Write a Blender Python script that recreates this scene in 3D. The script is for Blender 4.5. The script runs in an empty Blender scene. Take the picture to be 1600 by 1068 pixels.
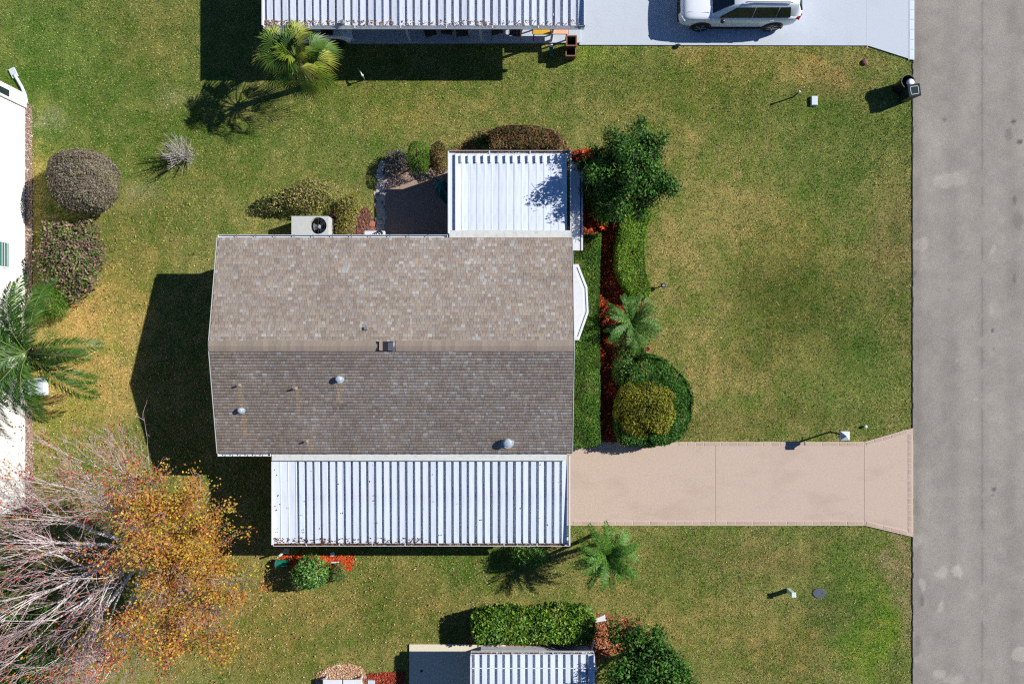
import bpy, math, random
import numpy as np
from mathutils import Vector, Matrix

# ------------------------------------------------------------------ camera, sky, sun, exposure
SC = bpy.context.scene
COL = SC.collection
H = 29.0                       # drone height
FPX = 1066.667                 # focal length in photo pixels (24 mm on 36 mm, 1600 px)
cam = bpy.data.cameras.new('camera'); cam.lens = 24; cam.sensor_width = 36; cam.clip_start = .1; cam.clip_end = 2000
cam_o = bpy.data.objects.new('camera', cam); COL.objects.link(cam_o)
cam_o.location = (0, 0, H); cam_o.rotation_euler = (0, 0, 0); SC.camera = cam_o
SUN = Vector((1.39, .465, 1.0)).normalized()
ELEV = math.asin(SUN.z); AZ = math.atan2(SUN.x, SUN.y)
wd = bpy.data.worlds.new('World'); SC.world = wd; wd.use_nodes = True
wn = wd.node_tree.nodes; wn.clear()
wo = wn.new('ShaderNodeOutputWorld'); wb = wn.new('ShaderNodeBackground'); sk = wn.new('ShaderNodeTexSky')
sk.sky_type = 'NISHITA'; sk.sun_disc = False; sk.sun_elevation = ELEV; sk.sun_rotation = AZ
sk.air_density = .75; sk.dust_density = 0.0; sk.ozone_density = 10.0; sk.altitude = 0
wb.inputs['Strength'].default_value = .07
wd.node_tree.links.new(sk.outputs[0], wb.inputs[0]); wd.node_tree.links.new(wb.outputs[0], wo.inputs[0])
sl = bpy.data.lights.new('sun', 'SUN'); sl.energy = 5.0; sl.angle = math.radians(.5); sl.color = (1, .975, .945)
so = bpy.data.objects.new('sun', sl); COL.objects.link(so); so.location = (30, 10, 40)
so.rotation_euler = (-SUN).to_track_quat('-Z', 'Y').to_euler()
SC.view_settings.view_transform = 'Standard'; SC.view_settings.look = 'None'
SC.view_settings.exposure = .38; SC.view_settings.gamma = 1; SC.view_settings.use_curve_mapping = False
SC.cycles.use_denoising = False; SC.cycles.pixel_filter_type = 'BLACKMAN_HARRIS'; SC.cycles.filter_width = 1.2
SC.cycles.max_bounces = 6; SC.cycles.diffuse_bounces = 3; SC.cycles.transparent_max_bounces = 4
RNG = np.random.default_rng(11); random.seed(5)
PI = math.pi

# ------------------------------------------------------------------ helpers
def W(px, py, z=0.0):
    "world point of a photo pixel at height z"
    return ((px - 800) / FPX * (H - z), (534 - py) / FPX * (H - z), z)
def S(r, g, b):
    f = lambda c: (c / 255 / 12.92) if c / 255 <= .04045 else ((c / 255 + .055) / 1.055) ** 2.4
    return (f(r), f(g), f(b))

class MB:
    def __init__(s): s.v = []; s.f = []
    def add(s, V, F):
        n = len(s.v); s.v += [tuple(p) for p in V]; s.f += [[i + n for i in q] for q in F]; return s
    def box(s, c, d, rz=0, M=None):
        x, y, z = [k / 2 for k in d]
        V = [Vector((a * x, b * y, e * z)) for e in (-1, 1) for a, b in ((-1, -1), (1, -1), (1, 1), (-1, 1))]
        R = M if M is not None else Matrix.Rotation(rz, 3, 'Z')
        V = [R @ p + Vector(c) for p in V]
        return s.add(V, [[3, 2, 1, 0], [4, 5, 6, 7], [0, 1, 5, 4], [1, 2, 6, 5], [2, 3, 7, 6], [3, 0, 4, 7]])
    def prism(s, poly, z0, z1):
        a = sum(poly[i][0] * poly[(i + 1) % len(poly)][1] - poly[(i + 1) % len(poly)][0] * poly[i][1] for i in range(len(poly)))
        if a < 0: poly = poly[::-1]
        n = len(poly); zz0 = z0 if hasattr(z0, '__len__') else [z0] * n; zz1 = z1 if hasattr(z1, '__len__') else [z1] * n
        if a < 0: zz0 = zz0[::-1]; zz1 = zz1[::-1]
        V = [(p[0], p[1], zz0[i]) for i, p in enumerate(poly)] + [(p[0], p[1], zz1[i]) for i, p in enumerate(poly)]
        F = [list(range(n))[::-1], list(range(n, 2 * n))] + [[i, (i + 1) % n, n + (i + 1) % n, n + i] for i in range(n)]
        return s.add(V, F)
    def tube(s, pts, rad, n=8, cap=True):
        pts = [Vector(p) for p in pts]
        if not hasattr(rad, '__len__'): rad = [rad] * len(pts)
        V = []; F = []
        for i, p in enumerate(pts):
            d = (pts[min(i + 1, len(pts) - 1)] - pts[max(i - 1, 0)]).normalized()
            u = d.cross(Vector((0, 0, 1)) if abs(d.z) < .9 else Vector((1, 0, 0))).normalized(); w = d.cross(u)
            for k in range(n):
                a = 2 * PI * k / n; V.append(p + (u * math.cos(a) + w * math.sin(a)) * rad[i])
        for i in range(len(pts) - 1):
            for k in range(n):
                F.append([i * n + k, i * n + (k + 1) % n, (i + 1) * n + (k + 1) % n, (i + 1) * n + k])
        if cap: F += [list(range(n))[::-1], [(len(pts) - 1) * n + k for k in range(n)]]
        return s.add(V, F)
    def lathe(s, c, prof, n=20):
        V = []; F = []
        for r, z in prof:
            for k in range(n):
                a = 2 * PI * k / n; V.append((c[0] + r * math.cos(a), c[1] + r * math.sin(a), c[2] + z))
        m = len(prof)
        for i in range(m - 1):
            for k in range(n): F.append([i * n + k, i * n + (k + 1) % n, (i + 1) * n + (k + 1) % n, (i + 1) * n + k])
        F += [list(range(n))[::-1], [(m - 1) * n + k for k in range(n)]]
        return s.add(V, F)
    def loft(s, rings, closed=True, caps=True):
        m = len(rings[0]); V = [p for r in rings for p in r]; F = []
        for i in range(len(rings) - 1):
            for k in range(m if closed else m - 1):
                F.append([i * m + k, i * m + (k + 1) % m, (i + 1) * m + (k + 1) % m, (i + 1) * m + k])
        if caps: F += [list(range(m))[::-1], [(len(rings) - 1) * m + k for k in range(m)]]
        return s.add(V, F)

def link(name, me, mat, parent=None, loc=(0, 0, 0)):
    o = bpy.data.objects.new(name, me); COL.objects.link(o)
    if mat is not None and len(me.materials) == 0: me.materials.append(mat)
    o.parent = parent; o.location = loc
    return o
def root_of(o):
    while o.parent: o = o.parent
    return o
def mk(name, mb, mat, parent=None, local=False, smooth=False, bevel=0, org=None):
    """one mesh object; vertices are world coordinates unless local"""
    off = Vector((0, 0, 0))
    if not local:
        off = root_of(parent).location if parent else Vector(org if org else (0, 0, 0))
    me = bpy.data.meshes.new(name)
    me.from_pydata([tuple(Vector(p) - off) for p in mb.v], [], mb.f); me.update()
    if smooth: me.polygons.foreach_set('use_smooth', [True] * len(me.polygons))
    o = link(name, me, mat, parent)
    if not parent and not local and org: o.location = org
    if bevel:
        m = o.modifiers.new('bevel', 'BEVEL'); m.width = bevel; m.segments = 2; m.limit_method = 'ANGLE'
    return o
def npmesh(name, V, Fc, mat, parent=None, col=None, off=(0, 0, 0), smooth=False):
    V = np.asarray(V, np.float32) - np.asarray(off, np.float32); Fc = np.asarray(Fc, np.int32)
    me = bpy.data.meshes.new(name); nf, k = Fc.shape
    me.vertices.add(len(V)); me.vertices.foreach_set('co', V.ravel())
    me.loops.add(nf * k); me.loops.foreach_set('vertex_index', Fc.ravel())
    me.polygons.add(nf); me.polygons.foreach_set('loop_start', np.arange(0, nf * k, k, dtype=np.int32))
    me.polygons.foreach_set('loop_total', np.full(nf, k, np.int32))
    me.update(calc_edges=True)
    if smooth: me.polygons.foreach_set('use_smooth', np.ones(nf, bool))
    if col is not None:
        c4 = np.ones((len(V), 4), np.float32); c4[:, :3] = col
        a = me.attributes.new('Col', 'FLOAT_COLOR', 'POINT'); a.data.foreach_set('color', c4.ravel())
    o = link(name, me, mat, parent)
    if parent is None: o.location = off
    return o
def tag(o, label=None, cat=None, group=None, kind=None):
    if label: o['label'] = label
    if cat: o['category'] = cat
    if group: o['group'] = group
    if kind: o['kind'] = kind
    return o
def thing(name, label, cat, loc, group=None, rz=0):
    o = bpy.data.objects.new(name, None); COL.objects.link(o); o.location = loc; o.rotation_euler.z = rz
    o.empty_display_size = .2
    return tag(o, label, cat, group)

# ------------------------------------------------------------------ noise on arrays
_T = np.random.default_rng(3).random((256, 256)).astype(np.float32)
def vnoise(x, y):
    xi = np.floor(x).astype(int); yi = np.floor(y).astype(int); fx = x - xi; fy = y - yi
    fx = fx * fx * (3 - 2 * fx); fy = fy * fy * (3 - 2 * fy)
    g = lambda a, b: _T[a & 255, b & 255]
    return (g(xi, yi) * (1 - fx) + g(xi + 1, yi) * fx) * (1 - fy) + (g(xi, yi + 1) * (1 - fx) + g(xi + 1, yi + 1) * fx) * fy
def fbm(x, y, o=4):
    s = 0; a = .5; t = 0
    for i in range(o):
        s = s + a * vnoise(x * 2 ** i + 17.3 * i, y * 2 ** i + 9.1 * i); t += a; a *= .55
    return s / t
def inpoly(x, y, poly):
    r = np.zeros(x.shape, bool); n = len(poly)
    for i in range(n):
        x0, y0 = poly[i][:2]; x1, y1 = poly[(i + 1) % n][:2]
        c = ((y0 > y) != (y1 > y)) & (x < (x1 - x0) * (y - y0) / ((y1 - y0) if y1 != y0 else 1e-9) + x0)
        r ^= c
    return r
def PG(*pp, z=0): return [W(a, b, z)[:2] for a, b in pp]

# ------------------------------------------------------------------ materials
def pm(name, col=(.5, .5, .5), rough=.6, var=.12, scale=6, bump=0, bscale=60, metal=0, attr=False, transl=0, obrand=0, stretch=None, spec=None, dirt=None, dscale=1.2, damt=.5):
    m = bpy.data.materials.new(name); m.use_nodes = True; nt = m.node_tree; N = nt.nodes; L = nt.links
    b = N['Principled BSDF']; b.inputs['Roughness'].default_value = rough; b.inputs['Metallic'].default_value = metal
    if spec is not None: b.inputs['Specular IOR Level'].default_value = spec
    tc = N.new('ShaderNodeTexCoord'); src = tc.outputs['Object']
    if stretch:
        mp = N.new('ShaderNodeMapping'); mp.inputs['Scale'].default_value = stretch; L.new(src, mp.inputs[0]); st = mp.outputs[0]
    else: st = src
    nz = N.new('ShaderNodeTexNoise'); nz.inputs['Scale'].default_value = scale; nz.inputs['Detail'].default_value = 6; L.new(st, nz.inputs['Vector'])
    mr = N.new('ShaderNodeMapRange'); mr.inputs[1].default_value = .25; mr.inputs[2].default_value = .75
    mr.inputs[3].default_value = 1 - var; mr.inputs[4].default_value = 1 + var; L.new(nz.outputs[0], mr.inputs[0])
    fac = mr.outputs[0]
    if obrand:
        oi = N.new('ShaderNodeObjectInfo'); m2 = N.new('ShaderNodeMapRange'); m2.inputs[3].default_value = 1 - obrand; m2.inputs[4].default_value = 1 + obrand * .4
        L.new(oi.outputs['Random'], m2.inputs[0]); mu = N.new('ShaderNodeMath'); mu.operation = 'MULTIPLY'
        L.new(fac, mu.inputs[0]); L.new(m2.outputs[0], mu.inputs[1]); fac = mu.outputs[0]
    if attr:
        at = N.new('ShaderNodeAttribute'); at.attribute_name = 'Col'; cs = at.outputs['Color']
    else:
        rg = N.new('ShaderNodeRGB'); rg.outputs[0].default_value = (*col, 1); cs = rg.outputs[0]
    if dirt:
        dn = N.new('ShaderNodeTexNoise'); dn.inputs['Scale'].default_value = dscale; dn.inputs['Detail'].default_value = 8; dn.inputs['Roughness'].default_value = .65
        L.new(st, dn.inputs['Vector'])
        dr = N.new('ShaderNodeMapRange'); dr.inputs[1].default_value = .5; dr.inputs[2].default_value = .72; dr.inputs[4].default_value = damt
        L.new(dn.outputs[0], dr.inputs[0]); dx = N.new('ShaderNodeMix'); dx.data_type = 'RGBA'
        L.new(dr.outputs[0], dx.inputs[0]); L.new(cs, dx.inputs[6]); dx.inputs[7].default_value = (*dirt, 1); cs = dx.outputs[2]
    vm = N.new('ShaderNodeVectorMath'); vm.operation = 'SCALE'; L.new(cs, vm.inputs[0]); L.new(fac, vm.inputs['Scale'])
    L.new(vm.outputs[0], b.inputs['Base Color'])
    if bump:
        bn = N.new('ShaderNodeTexNoise'); bn.inputs['Scale'].default_value = bscale; bn.inputs['Detail'].default_value = 4; L.new(src, bn.inputs['Vector'])
        bp = N.new('ShaderNodeBump'); bp.inputs['Strength'].default_value = bump; bp.inputs['Distance'].default_value = .02
        L.new(bn.outputs[0], bp.inputs['Height']); L.new(bp.outputs[0], b.inputs['Normal'])
    if transl:
        tr = N.new('ShaderNodeBsdfTranslucent'); L.new(vm.outputs[0], tr.inputs[0]); ms = N.new('ShaderNodeMixShader'); ms.inputs[0].default_value = transl
        out = N['Material Output']; L.new(b.outputs[0], ms.inputs[1]); L.new(tr.outputs[0], ms.inputs[2]); L.new(ms.outputs[0], out.inputs[0])
    return m
M = {}
M['ground'] = pm('ground_turf', S(106, 108, 54), .95, .3, 3)
M['lawn'] = pm('lawn_soil_and_thatch', attr=True, rough=.95, var=.5, scale=55, bump=.8, bscale=50, spec=.1)
M['grass'] = pm('grass_blades', attr=True, rough=.7, var=.05, transl=.25, spec=.2)
M['leaf'] = pm('leaves', attr=True, rough=.6, var=.08, scale=20, transl=.22, spec=.18)
M['glossleaf'] = pm('glossy_leaves', attr=True, rough=.48, var=.08, scale=20, transl=.2, spec=.3)
M['dryleaf'] = pm('dry_leaves', attr=True, rough=.8, var=.08, transl=.25, spec=.1)
M['road'] = pm('asphalt', attr=True, rough=.92, var=.42, scale=60, bump=.8, bscale=120, spec=.15)
M['roadbase'] = pm('far_asphalt', S(152, 147, 150), .92, .2, 2)
M['drive'] = pm('tan_stamped_concrete', S(190, 169, 150), .85, .12, 22, bump=.25, bscale=90, stretch=(.6, 1.1, 1), dirt=S(170, 148, 130), dscale=.8, damt=.6)
M['brick'] = pm('tan_border_brick', S(184, 160, 141), .85, .10, 25, bump=.3, obrand=.12)
M['brick_grout'] = pm('border_grout', S(198, 180, 162), .9, .08, 30)
M['bluedrive'] = pm('pale_painted_concrete', S(184, 191, 198), .75, .05, 20, bump=.12, bscale=90, dirt=S(170, 177, 184), damt=.4)
M['patio'] = pm('patio_concrete', S(156, 132, 116), .85, .12, 8, bump=.2)
M['beige'] = pm('beige_slab_concrete', S(216, 205, 178), .85, .06, 12, bump=.15)
M['shingle'] = pm('asphalt_shingle', attr=True, rough=.95, var=.14, scale=60, bump=.4, bscale=180, spec=.15)
M['underlay'] = pm('roof_underlay', S(96, 84, 74), .95, .1)
M['cap'] = pm('ridge_cap_shingle', S(154, 139, 124), .95, .2, 40, bump=.4, bscale=150, obrand=.14)
M['panel'] = pm('white_metal_roof_panel', S(220, 228, 236), .45, .05, 2.2, obrand=.10, stretch=(3, .5, 3), dirt=S(184, 186, 208), dscale=1.6, damt=.55)
M['panel_old'] = pm('weathered_white_roof_panel', S(216, 222, 232), .5, .06, 2.2, obrand=.16, stretch=(3, .5, 3), dirt=S(160, 158, 156), dscale=1.8, damt=.6)
M['white'] = pm('white_painted_aluminium', S(212, 214, 216), .45, .04, 5)
M['lichen'] = pm('lichen_stained_flashing', S(206, 208, 202), .6, .08, 9, dirt=S(168, 168, 142), dscale=6, damt=.6)
M['siding'] = pm('cream_siding', S(228, 226, 214), .5, .03, 3)
M['wall'] = pm('house_wall_vinyl', S(214, 206, 190), .6, .05, 3)
M['dark'] = pm('dark_void', (.012, .012, .014), .8, .1)
M['glass'] = pm('window_glass', (.02, .03, .035), .08, .05, spec=.8)
M['screen'] = pm('dark_insect_screen', (.03, .033, .035), .7, .15, 30)
M['black'] = pm('black_plastic', (.014, .014, .016), .45, .2, 9)
M['binblack'] = pm('black_bin_plastic', (.018, .014, .013), .5, .2, 9)
M['bingreen'] = pm('dark_green_bin_plastic', (.012, .028, .026), .45, .2, 9)
M['binlid'] = pm('dark_lid_plastic', (.016, .03, .029), .75, .2, 9, spec=.15)
M['bag'] = pm('white_plastic_bag', S(236, 236, 240), .35, .08, 12, bump=.6, bscale=18)
M['grey'] = pm('grey_painted_steel', S(188, 190, 184), .55, .05, 9)
M['steel'] = pm('galvanised_steel', S(150, 156, 160), .4, .08, 12, metal=.5)
M['ventmetal'] = pm('vent_cap_metal', S(170, 184, 190), .35, .06, 12, metal=.2)
M['rubber'] = pm('tyre_rubber', (.012, .012, .013), .8, .15, 20)
M['carpaint'] = pm('white_car_paint', S(242, 245, 248), .18, .01, 2, spec=.6)
M['rail'] = pm('dark_trim', (.02, .021, .022), .35, .1)
M['alloy'] = pm('dark_alloy', (.06, .06, .065), .35, .1, metal=.7)
M['redlight'] = pm('tail_lamp', (.25, .01, .012), .2, .05)
M['headlight'] = pm('headlamp_lens', (.55, .58, .6), .1, .05)
M['mulch'] = pm('red_mulch', attr=True, rough=.95, var=.2, scale=30, bump=.6, bscale=60, spec=.05)
M['stone'] = pm('border_stone', S(214, 200, 188), .9, .15, 9, bump=.4, bscale=25, obrand=.3)
M['bark'] = pm('pale_grey_bark', S(206, 196, 192), .9, .2, 9, bump=.4, bscale=30)
M['pinktwig'] = pm('pinkish_twigs', S(168, 140, 136), .9, .2, 12)
M['brownbark'] = pm('brown_bark', S(104, 84, 66), .95, .25, 12, bump=.4, bscale=30)
M['greytwig'] = pm('grey_twigs', S(176, 168, 160), .9, .2, 12)
M['teal'] = pm('teal_green_fabric', S(24, 104, 92), .85, .12, 14, bump=.3)
M['greenplastic'] = pm('green_plastic', S(16, 120, 84), .5, .1, 9)
M['mint'] = pm('pale_mint_plastic', S(206, 222, 208), .5, .05, 9)
M['paleblue'] = pm('pale_grey_cover', S(196, 206, 210), .6, .06, 9)
M['slate'] = pm('slate_grey_cover', S(78, 84, 96), .8, .12, 30, bump=.3)
M['wicker'] = pm('brown_wicker', S(78, 62, 56), .85, .3, 30, bump=.6, bscale=60)
M['yellow'] = pm('mustard_cloth', S(206, 160, 40), .85, .1, 9)
M['pink'] = pm('salmon_cloth', S(226, 168, 140), .85, .1, 9)
M['brownwood'] = pm('brown_wood', S(128, 88, 66), .8, .2, 12)
M['terra'] = pm('pink_terracotta', S(196, 140, 120), .8, .12, 20)
M['pinkpave'] = pm('red_paver', S(170, 110, 96), .9, .14, 20, bump=.3, obrand=.2)

# ------------------------------------------------------------------ lawn colour (grass itself: green, straw and bare patches)
Gs = S(140, 130, 74); Gg = S(92, 110, 46); Gd = S(72, 90, 40); Gy = S(176, 148, 84); Gb = S(130, 110, 74); Gl = S(106, 128, 34); Gw = S(160, 152, 128)
PATCH = [  # px, py, rx, ry, colour, weight
 (150, 120, 260, 170, Gg, .9), (60, 60, 90, 70, S(98, 120, 52), .7), (300, 260, 110, 90, S(112, 116, 54), .6), (240, 60, 60, 80, S(120, 112, 60), .4),
 (85, 185, 34, 22, Gw, .35), (215, 310, 22, 22, Gw, .3), (270, 170, 20, 20, Gw, .2), (100, 20, 60, 40, S(84, 104, 44), .4),
 (150, 520, 70, 90, Gy, 1), (110, 610, 90, 80, Gy, .95), (60, 320, 25, 90, Gy, .6), (190, 440, 60, 60, S(140, 128, 62), .7), (200, 360, 80, 60, S(124, 116, 58), .5),
 (620, 140, 220, 60, S(118, 118, 56), .8), (640, 180, 60, 30, S(140, 128, 66), .5), (520, 220, 90, 40, Gg, .6), (420, 280, 80, 60, S(112, 116, 54), .6),
 (930, 95, 50, 30, Gl, .8), (1000, 130, 90, 40, S(98, 110, 46), .6), (1130, 110, 100, 40, S(140, 126, 66), .8), (1270, 95, 70, 30, S(150, 132, 72), .8), (1300, 130, 60, 40, S(136, 116, 68), .6),
 (1100, 170, 140, 45, S(104, 110, 46), .8), (1300, 190, 120, 40, S(92, 106, 40), .8), (1400, 160, 40, 80, Gg, .7), (1240, 210, 150, 40, Gg, .5),
 (1130, 330, 160, 120, Gs, .95), (1090, 440, 110, 160, Gs, .9), (1130, 580, 120, 90, Gs, .9), (1250, 400, 90, 70, S(132, 124, 62), .7), (1290, 490, 120, 95, S(90, 98, 42), .7), (1220, 470, 60, 70, S(92, 96, 40), .8), (1180, 560, 70, 40, S(96, 100, 42), .6),
 (1300, 300, 80, 60, Gg, .6), (1390, 370, 35, 60, Gb, .75), (1400, 480, 30, 70, Gb, .4), (1360, 560, 60, 70, Gg, .7), (1390, 420, 20, 200, S(92, 106, 42), .4), (1290, 610, 90, 50, Gg, .5), (1380, 640, 50, 30, Gg, .5),
 (1230, 660, 120, 25, S(110, 106, 52), .6), (1080, 680, 60, 18, S(112, 104, 54), .6),
 (560, 960, 260, 100, S(122, 116, 58), .9), (400, 960, 90, 90, S(138, 120, 62), .7), (340, 1020, 120, 50, S(134, 116, 60), .6), (640, 930, 80, 50, S(112, 108, 54), .6), (740, 890, 60, 40, Gg, .7), (310, 800, 40, 60, S(128, 124, 58), .8),
 (1000, 900, 120, 60, S(132, 120, 66), .7), (1060, 900, 70, 50, Gg, .8), (1130, 870, 120, 40, S(126, 116, 66), .6), (1100, 980, 120, 60, S(136, 124, 68), .7), (1250, 860, 90, 30, S(120, 108, 62), .6),
 (1330, 900, 40, 30, Gl, .8), (1310, 880, 60, 50, Gg, .7), (1375, 970, 25, 70, Gl, .85), (1350, 1030, 40, 50, Gl, .6), (1290, 960, 60, 50, Gd, .6), (1230, 1010, 60, 50, S(132, 116, 64), .6), (1412, 900, 18, 80, S(150, 128, 96), .8), (1405, 1000, 16, 60, Gg, .4)]
def lawn_rgb(x, y):
    px = 800 + x * FPX / H; py = 534 - y * FPX / H
    qx = px + 46 * (fbm(x * .5, y * .5) - .5) * 2; qy = py + 46 * (fbm(x * .5 + 50, y * .5 + 31) - .5) * 2
    c = np.empty(x.shape + (3,), np.float32); c[:] = S(122, 122, 66)
    for a, b, rx, ry, k, w in PATCH:
        e = w * np.exp(-(((qx - a) / rx) ** 2 + ((qy - b) / ry) ** 2) ** 1.3)
        c += (np.array(k, np.float32) - c) * e[..., None]
    n1 = fbm(x * .55 + 7, y * .8, 4); n2 = fbm(x * 2.1 + 3, y * 2.1, 3); n3 = fbm(x * 6.5 + 31, y * 6.5, 3)
    t = np.clip((n1 - .5) * 2.0 + (n2 - .5) * 2.2 + (n3 - .5) * 1.9, -1, 1)[..., None]
    c = np.where(t > 0, c + (c * np.array([1.42, 1.22, 1.35], np.float32) - c) * t, c + (c * np.array([.62, .86, .50], np.float32) - c) * (-t))
    c = c * np.array([.95, .99, .86], np.float32)
    c = c * 1.24 + c.mean(-1, keepdims=True) * .05
    # faint mower passes, turf lies alternately
    c = c * (1 + .055 * np.sin((x + .25 * np.sin(y * .35) + .5 * fbm(x * .3, y * .3)) * 2 * PI / .95) * (fbm(x * .4 + 9, y * .4) + .2))[..., None]
    return np.clip(c, .004, 1)

# ------------------------------------------------------------------ ground plan
ROADX = W(1426, 0)[0]
P_DRIVE = PG((870, 690), (1350, 690), (1426, 668), (1426, 838), (1350, 820), (870, 820))
P_NDRIVE = [W(905, 71)[:2], W(1355, 72)[:2], W(1427, 95)[:2], W(1427, -90)[:2], W(905, -90)[:2]]
P_BED = PG((893, 236), (926, 234), (945, 290), (1005, 340), (998, 372), (996, 420), (1008, 455), (1006, 474), (998, 520), (1004, 552), (1050, 572), (1072, 640), (1055, 690), (893, 690))
P_SBED = PG((440, 868), (552, 868), (548, 890), (500, 890), (440, 880))
P_NBED = PG((735, 965), (760, 950), (860, 944), (930, 958), (970, 962), (1000, 972), (1006, 995), (985, 1012), (925, 1030), (735, 1010))
P_REDS = PG((572, 1052), (632, 1048), (632, 1110), (565, 1110))
P_GRAV = PG((494, 1062), (505, 1046), (525, 1037), (550, 1036), (568, 1044), (575, 1058), (570, 1110), (490, 1110))
P_PATIO = PG((602, 262), (712, 262), (712, 385), (602, 385))
P_SLAB = PG((640, 1005), (790, 1005), (790, 1120), (640, 1120))
P_CREAMG = PG((-60, 165), (50, 165), (52, 480), (54, 800), (-60, 800))
P_HOUSE = [(-11.1, -4.1), (2.15, -4.1), (2.15, 3.8), (-11.1, 3.8)]
P_SCRN = [(-2.4, 3.8), (2.4, 3.8), (2.4, 7.4), (-2.4, 7.4)]
P_CAR = [(-9.6, -7.6), (2.3, -7.6), (2.3, -4), (-9.6, -4)]
P_NH = [(-10.4, 12.6), (3, 12.6), (3, 18), (-10.4, 18)]
EXCL = [P_DRIVE, P_NDRIVE, P_BED, P_SBED, P_NBED, P_REDS, P_GRAV, P_PATIO, P_SLAB, P_CREAMG, P_HOUSE, P_SCRN, P_NH,
        PG((583, 250), (606, 250), (606, 372), (583, 372)), PG((735, 1005), (928, 1005), (928, 1120), (735, 1120))]

g = MB().prism([(-400, -400), (400, -400), (400, 400), (-400, 400)], -.6, -.03)
tag(mk('ground', g, M['ground']), kind='structure')
xs = np.arange(-26, ROADX + .001, .12); xs[-1] = ROADX; ys = np.arange(-18, 18.5, .12)
X, Y = np.meshgrid(xs, ys); nx, ny = len(xs), len(ys)
V = np.stack([X, Y, .012 * (fbm(X * .8, Y * .8) - .5)], -1).reshape(-1, 3)
idx = np.arange(nx * ny).reshape(ny, nx)
Fq = np.stack([idx[:-1, :-1], idx[:-1, 1:], idx[1:, 1:], idx[1:, :-1]], -1).reshape(-1, 4)
tag(npmesh('lawn', V, Fq, M['lawn'], col=(lawn_rgb(X, Y) * .84).reshape(-1, 3)), kind='structure')

# asphalt road with tyre tracks, worn patches and oil drips
xs = np.arange(ROADX + .01, ROADX + 7.2, .07); ys = np.arange(-19, 19.1, .09)
X, Y = np.meshgrid(xs, ys); nx, ny = len(xs), len(ys)
PX = 800 + X * FPX / H; PY = 534 - Y * FPX / H
c = np.empty(X.shape + (3,), np.float32); c[:] = S(154, 147, 153)
c *= (1 + .34 * (fbm(X * .5, Y * .35) - .5) + .30 * (fbm(X * 2.5, Y * 2.5) - .5))[..., None]
for tx, wdt, k in ((1487, 14, .10), (1533, 9, .09), (1582, 12, .10), (1432, 8, .14)):
    c *= (1 - k * np.exp(-((PX - tx + 5 * (fbm(Y * .3, Y * 0 + tx) - .5)) / wdt) ** 2) * (.5 + fbm(X * 1.5, Y * .5)))[..., None]
jx = PX + 16 * (fbm(X * 2.5, Y * 2.5) - .5); jy = PY + 16 * (fbm(X * 2.5 + 40, Y * 2.5) - .5)
for a, b, rx, ry, k in ((1483, 282, 26, 11, .16), (1436, 381, 12, 9, .2), (1550, 390, 4, 9, .16), (1497, 892, 8, 13, .26), (1474, 893, 10, 9, .2), (1470, 948, 5, 11, .2), (1440, 915, 4, 12, .22),
                        (1468, 1052, 10, 6, .22), (1490, 1060, 14, 9, .22), (1592, 1022, 14, 8, .24), (1436, 1025, 7, 9, .14), (1434, 840, 10, 9, .15), (1436, 405, 12, 18, .08), (1551, 485, 3, 8, .14), (1494, 562, 4, 3, .12), (1525, 621, 3, 3, .18)):
    d = ((jx - a) / rx) ** 2 + ((jy - b) / ry) ** 2
    c = c * (1 + 1.5 * k * np.clip((1.3 - d) / .6, 0, 1))[..., None] * np.array([1, 1, .985], np.float32)
for a, b, rx, ry, k in ((1594, 222, 5, 4, .6), (1584, 190, 3, 3, .6), (1576, 210, 6, 10, .25), (1551, 516, 2.4, 2.4, .6), (1476, 186, 3.5, 3, .4), (1553, 764, 3, 3, .55), (1551, 773, 2, 2, .5), (1553, 543, 2, 2, .5), (1585, 313, 3, 9, .35), (1590, 345, 8, 14, .2),
                        (1523, 341, 1.6, 1.6, .6), (1440, 938, 4, 9, .3), (1434, 1000, 5, 9, .15), (1428, 428, 4, 5, .35), (1585, 435, 3, 9, .25)):
    d = ((jx * .3 + PX * .7 - a) / rx) ** 2 + ((jy * .3 + PY * .7 - b) / ry) ** 2
    c = c * (1 - k * np.clip((1.4 - d) / .8, 0, 1))[..., None]
c *= (1 - .22 * (np.abs(PX - 1535 - 3 * (fbm(Y * .7, Y * 0) - .5)) < 1.1) * (fbm(X * 0, Y * 1.3) > .42))[..., None]
V = np.stack([X, Y, X * 0 + .006], -1).reshape(-1, 3); idx = np.arange(nx * ny).reshape(ny, nx)
Fq = np.stack([idx[:-1, :-1], idx[:-1, 1:], idx[1:, 1:], idx[1:, :-1]], -1).reshape(-1, 4)
tag(npmesh('road', V, Fq, M['road'], col=c.reshape(-1, 3)), kind='structure')
rb = MB().box((ROADX + 3.6, 0, -.012), (7.3, 600, .02)); tag(mk('road_base', rb, M['roadbase']), kind='structure')
m = MB()
for i in range(160):     # soil line where the turf is cut along the asphalt
    y = -18 + i * .225
    m.box((ROADX - .015 + random.uniform(-.02, .02), y, .012), (random.uniform(.02, .05), .23, .03))
tag(mk('soil_edge', m, M['dark']), kind='stuff')

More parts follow.
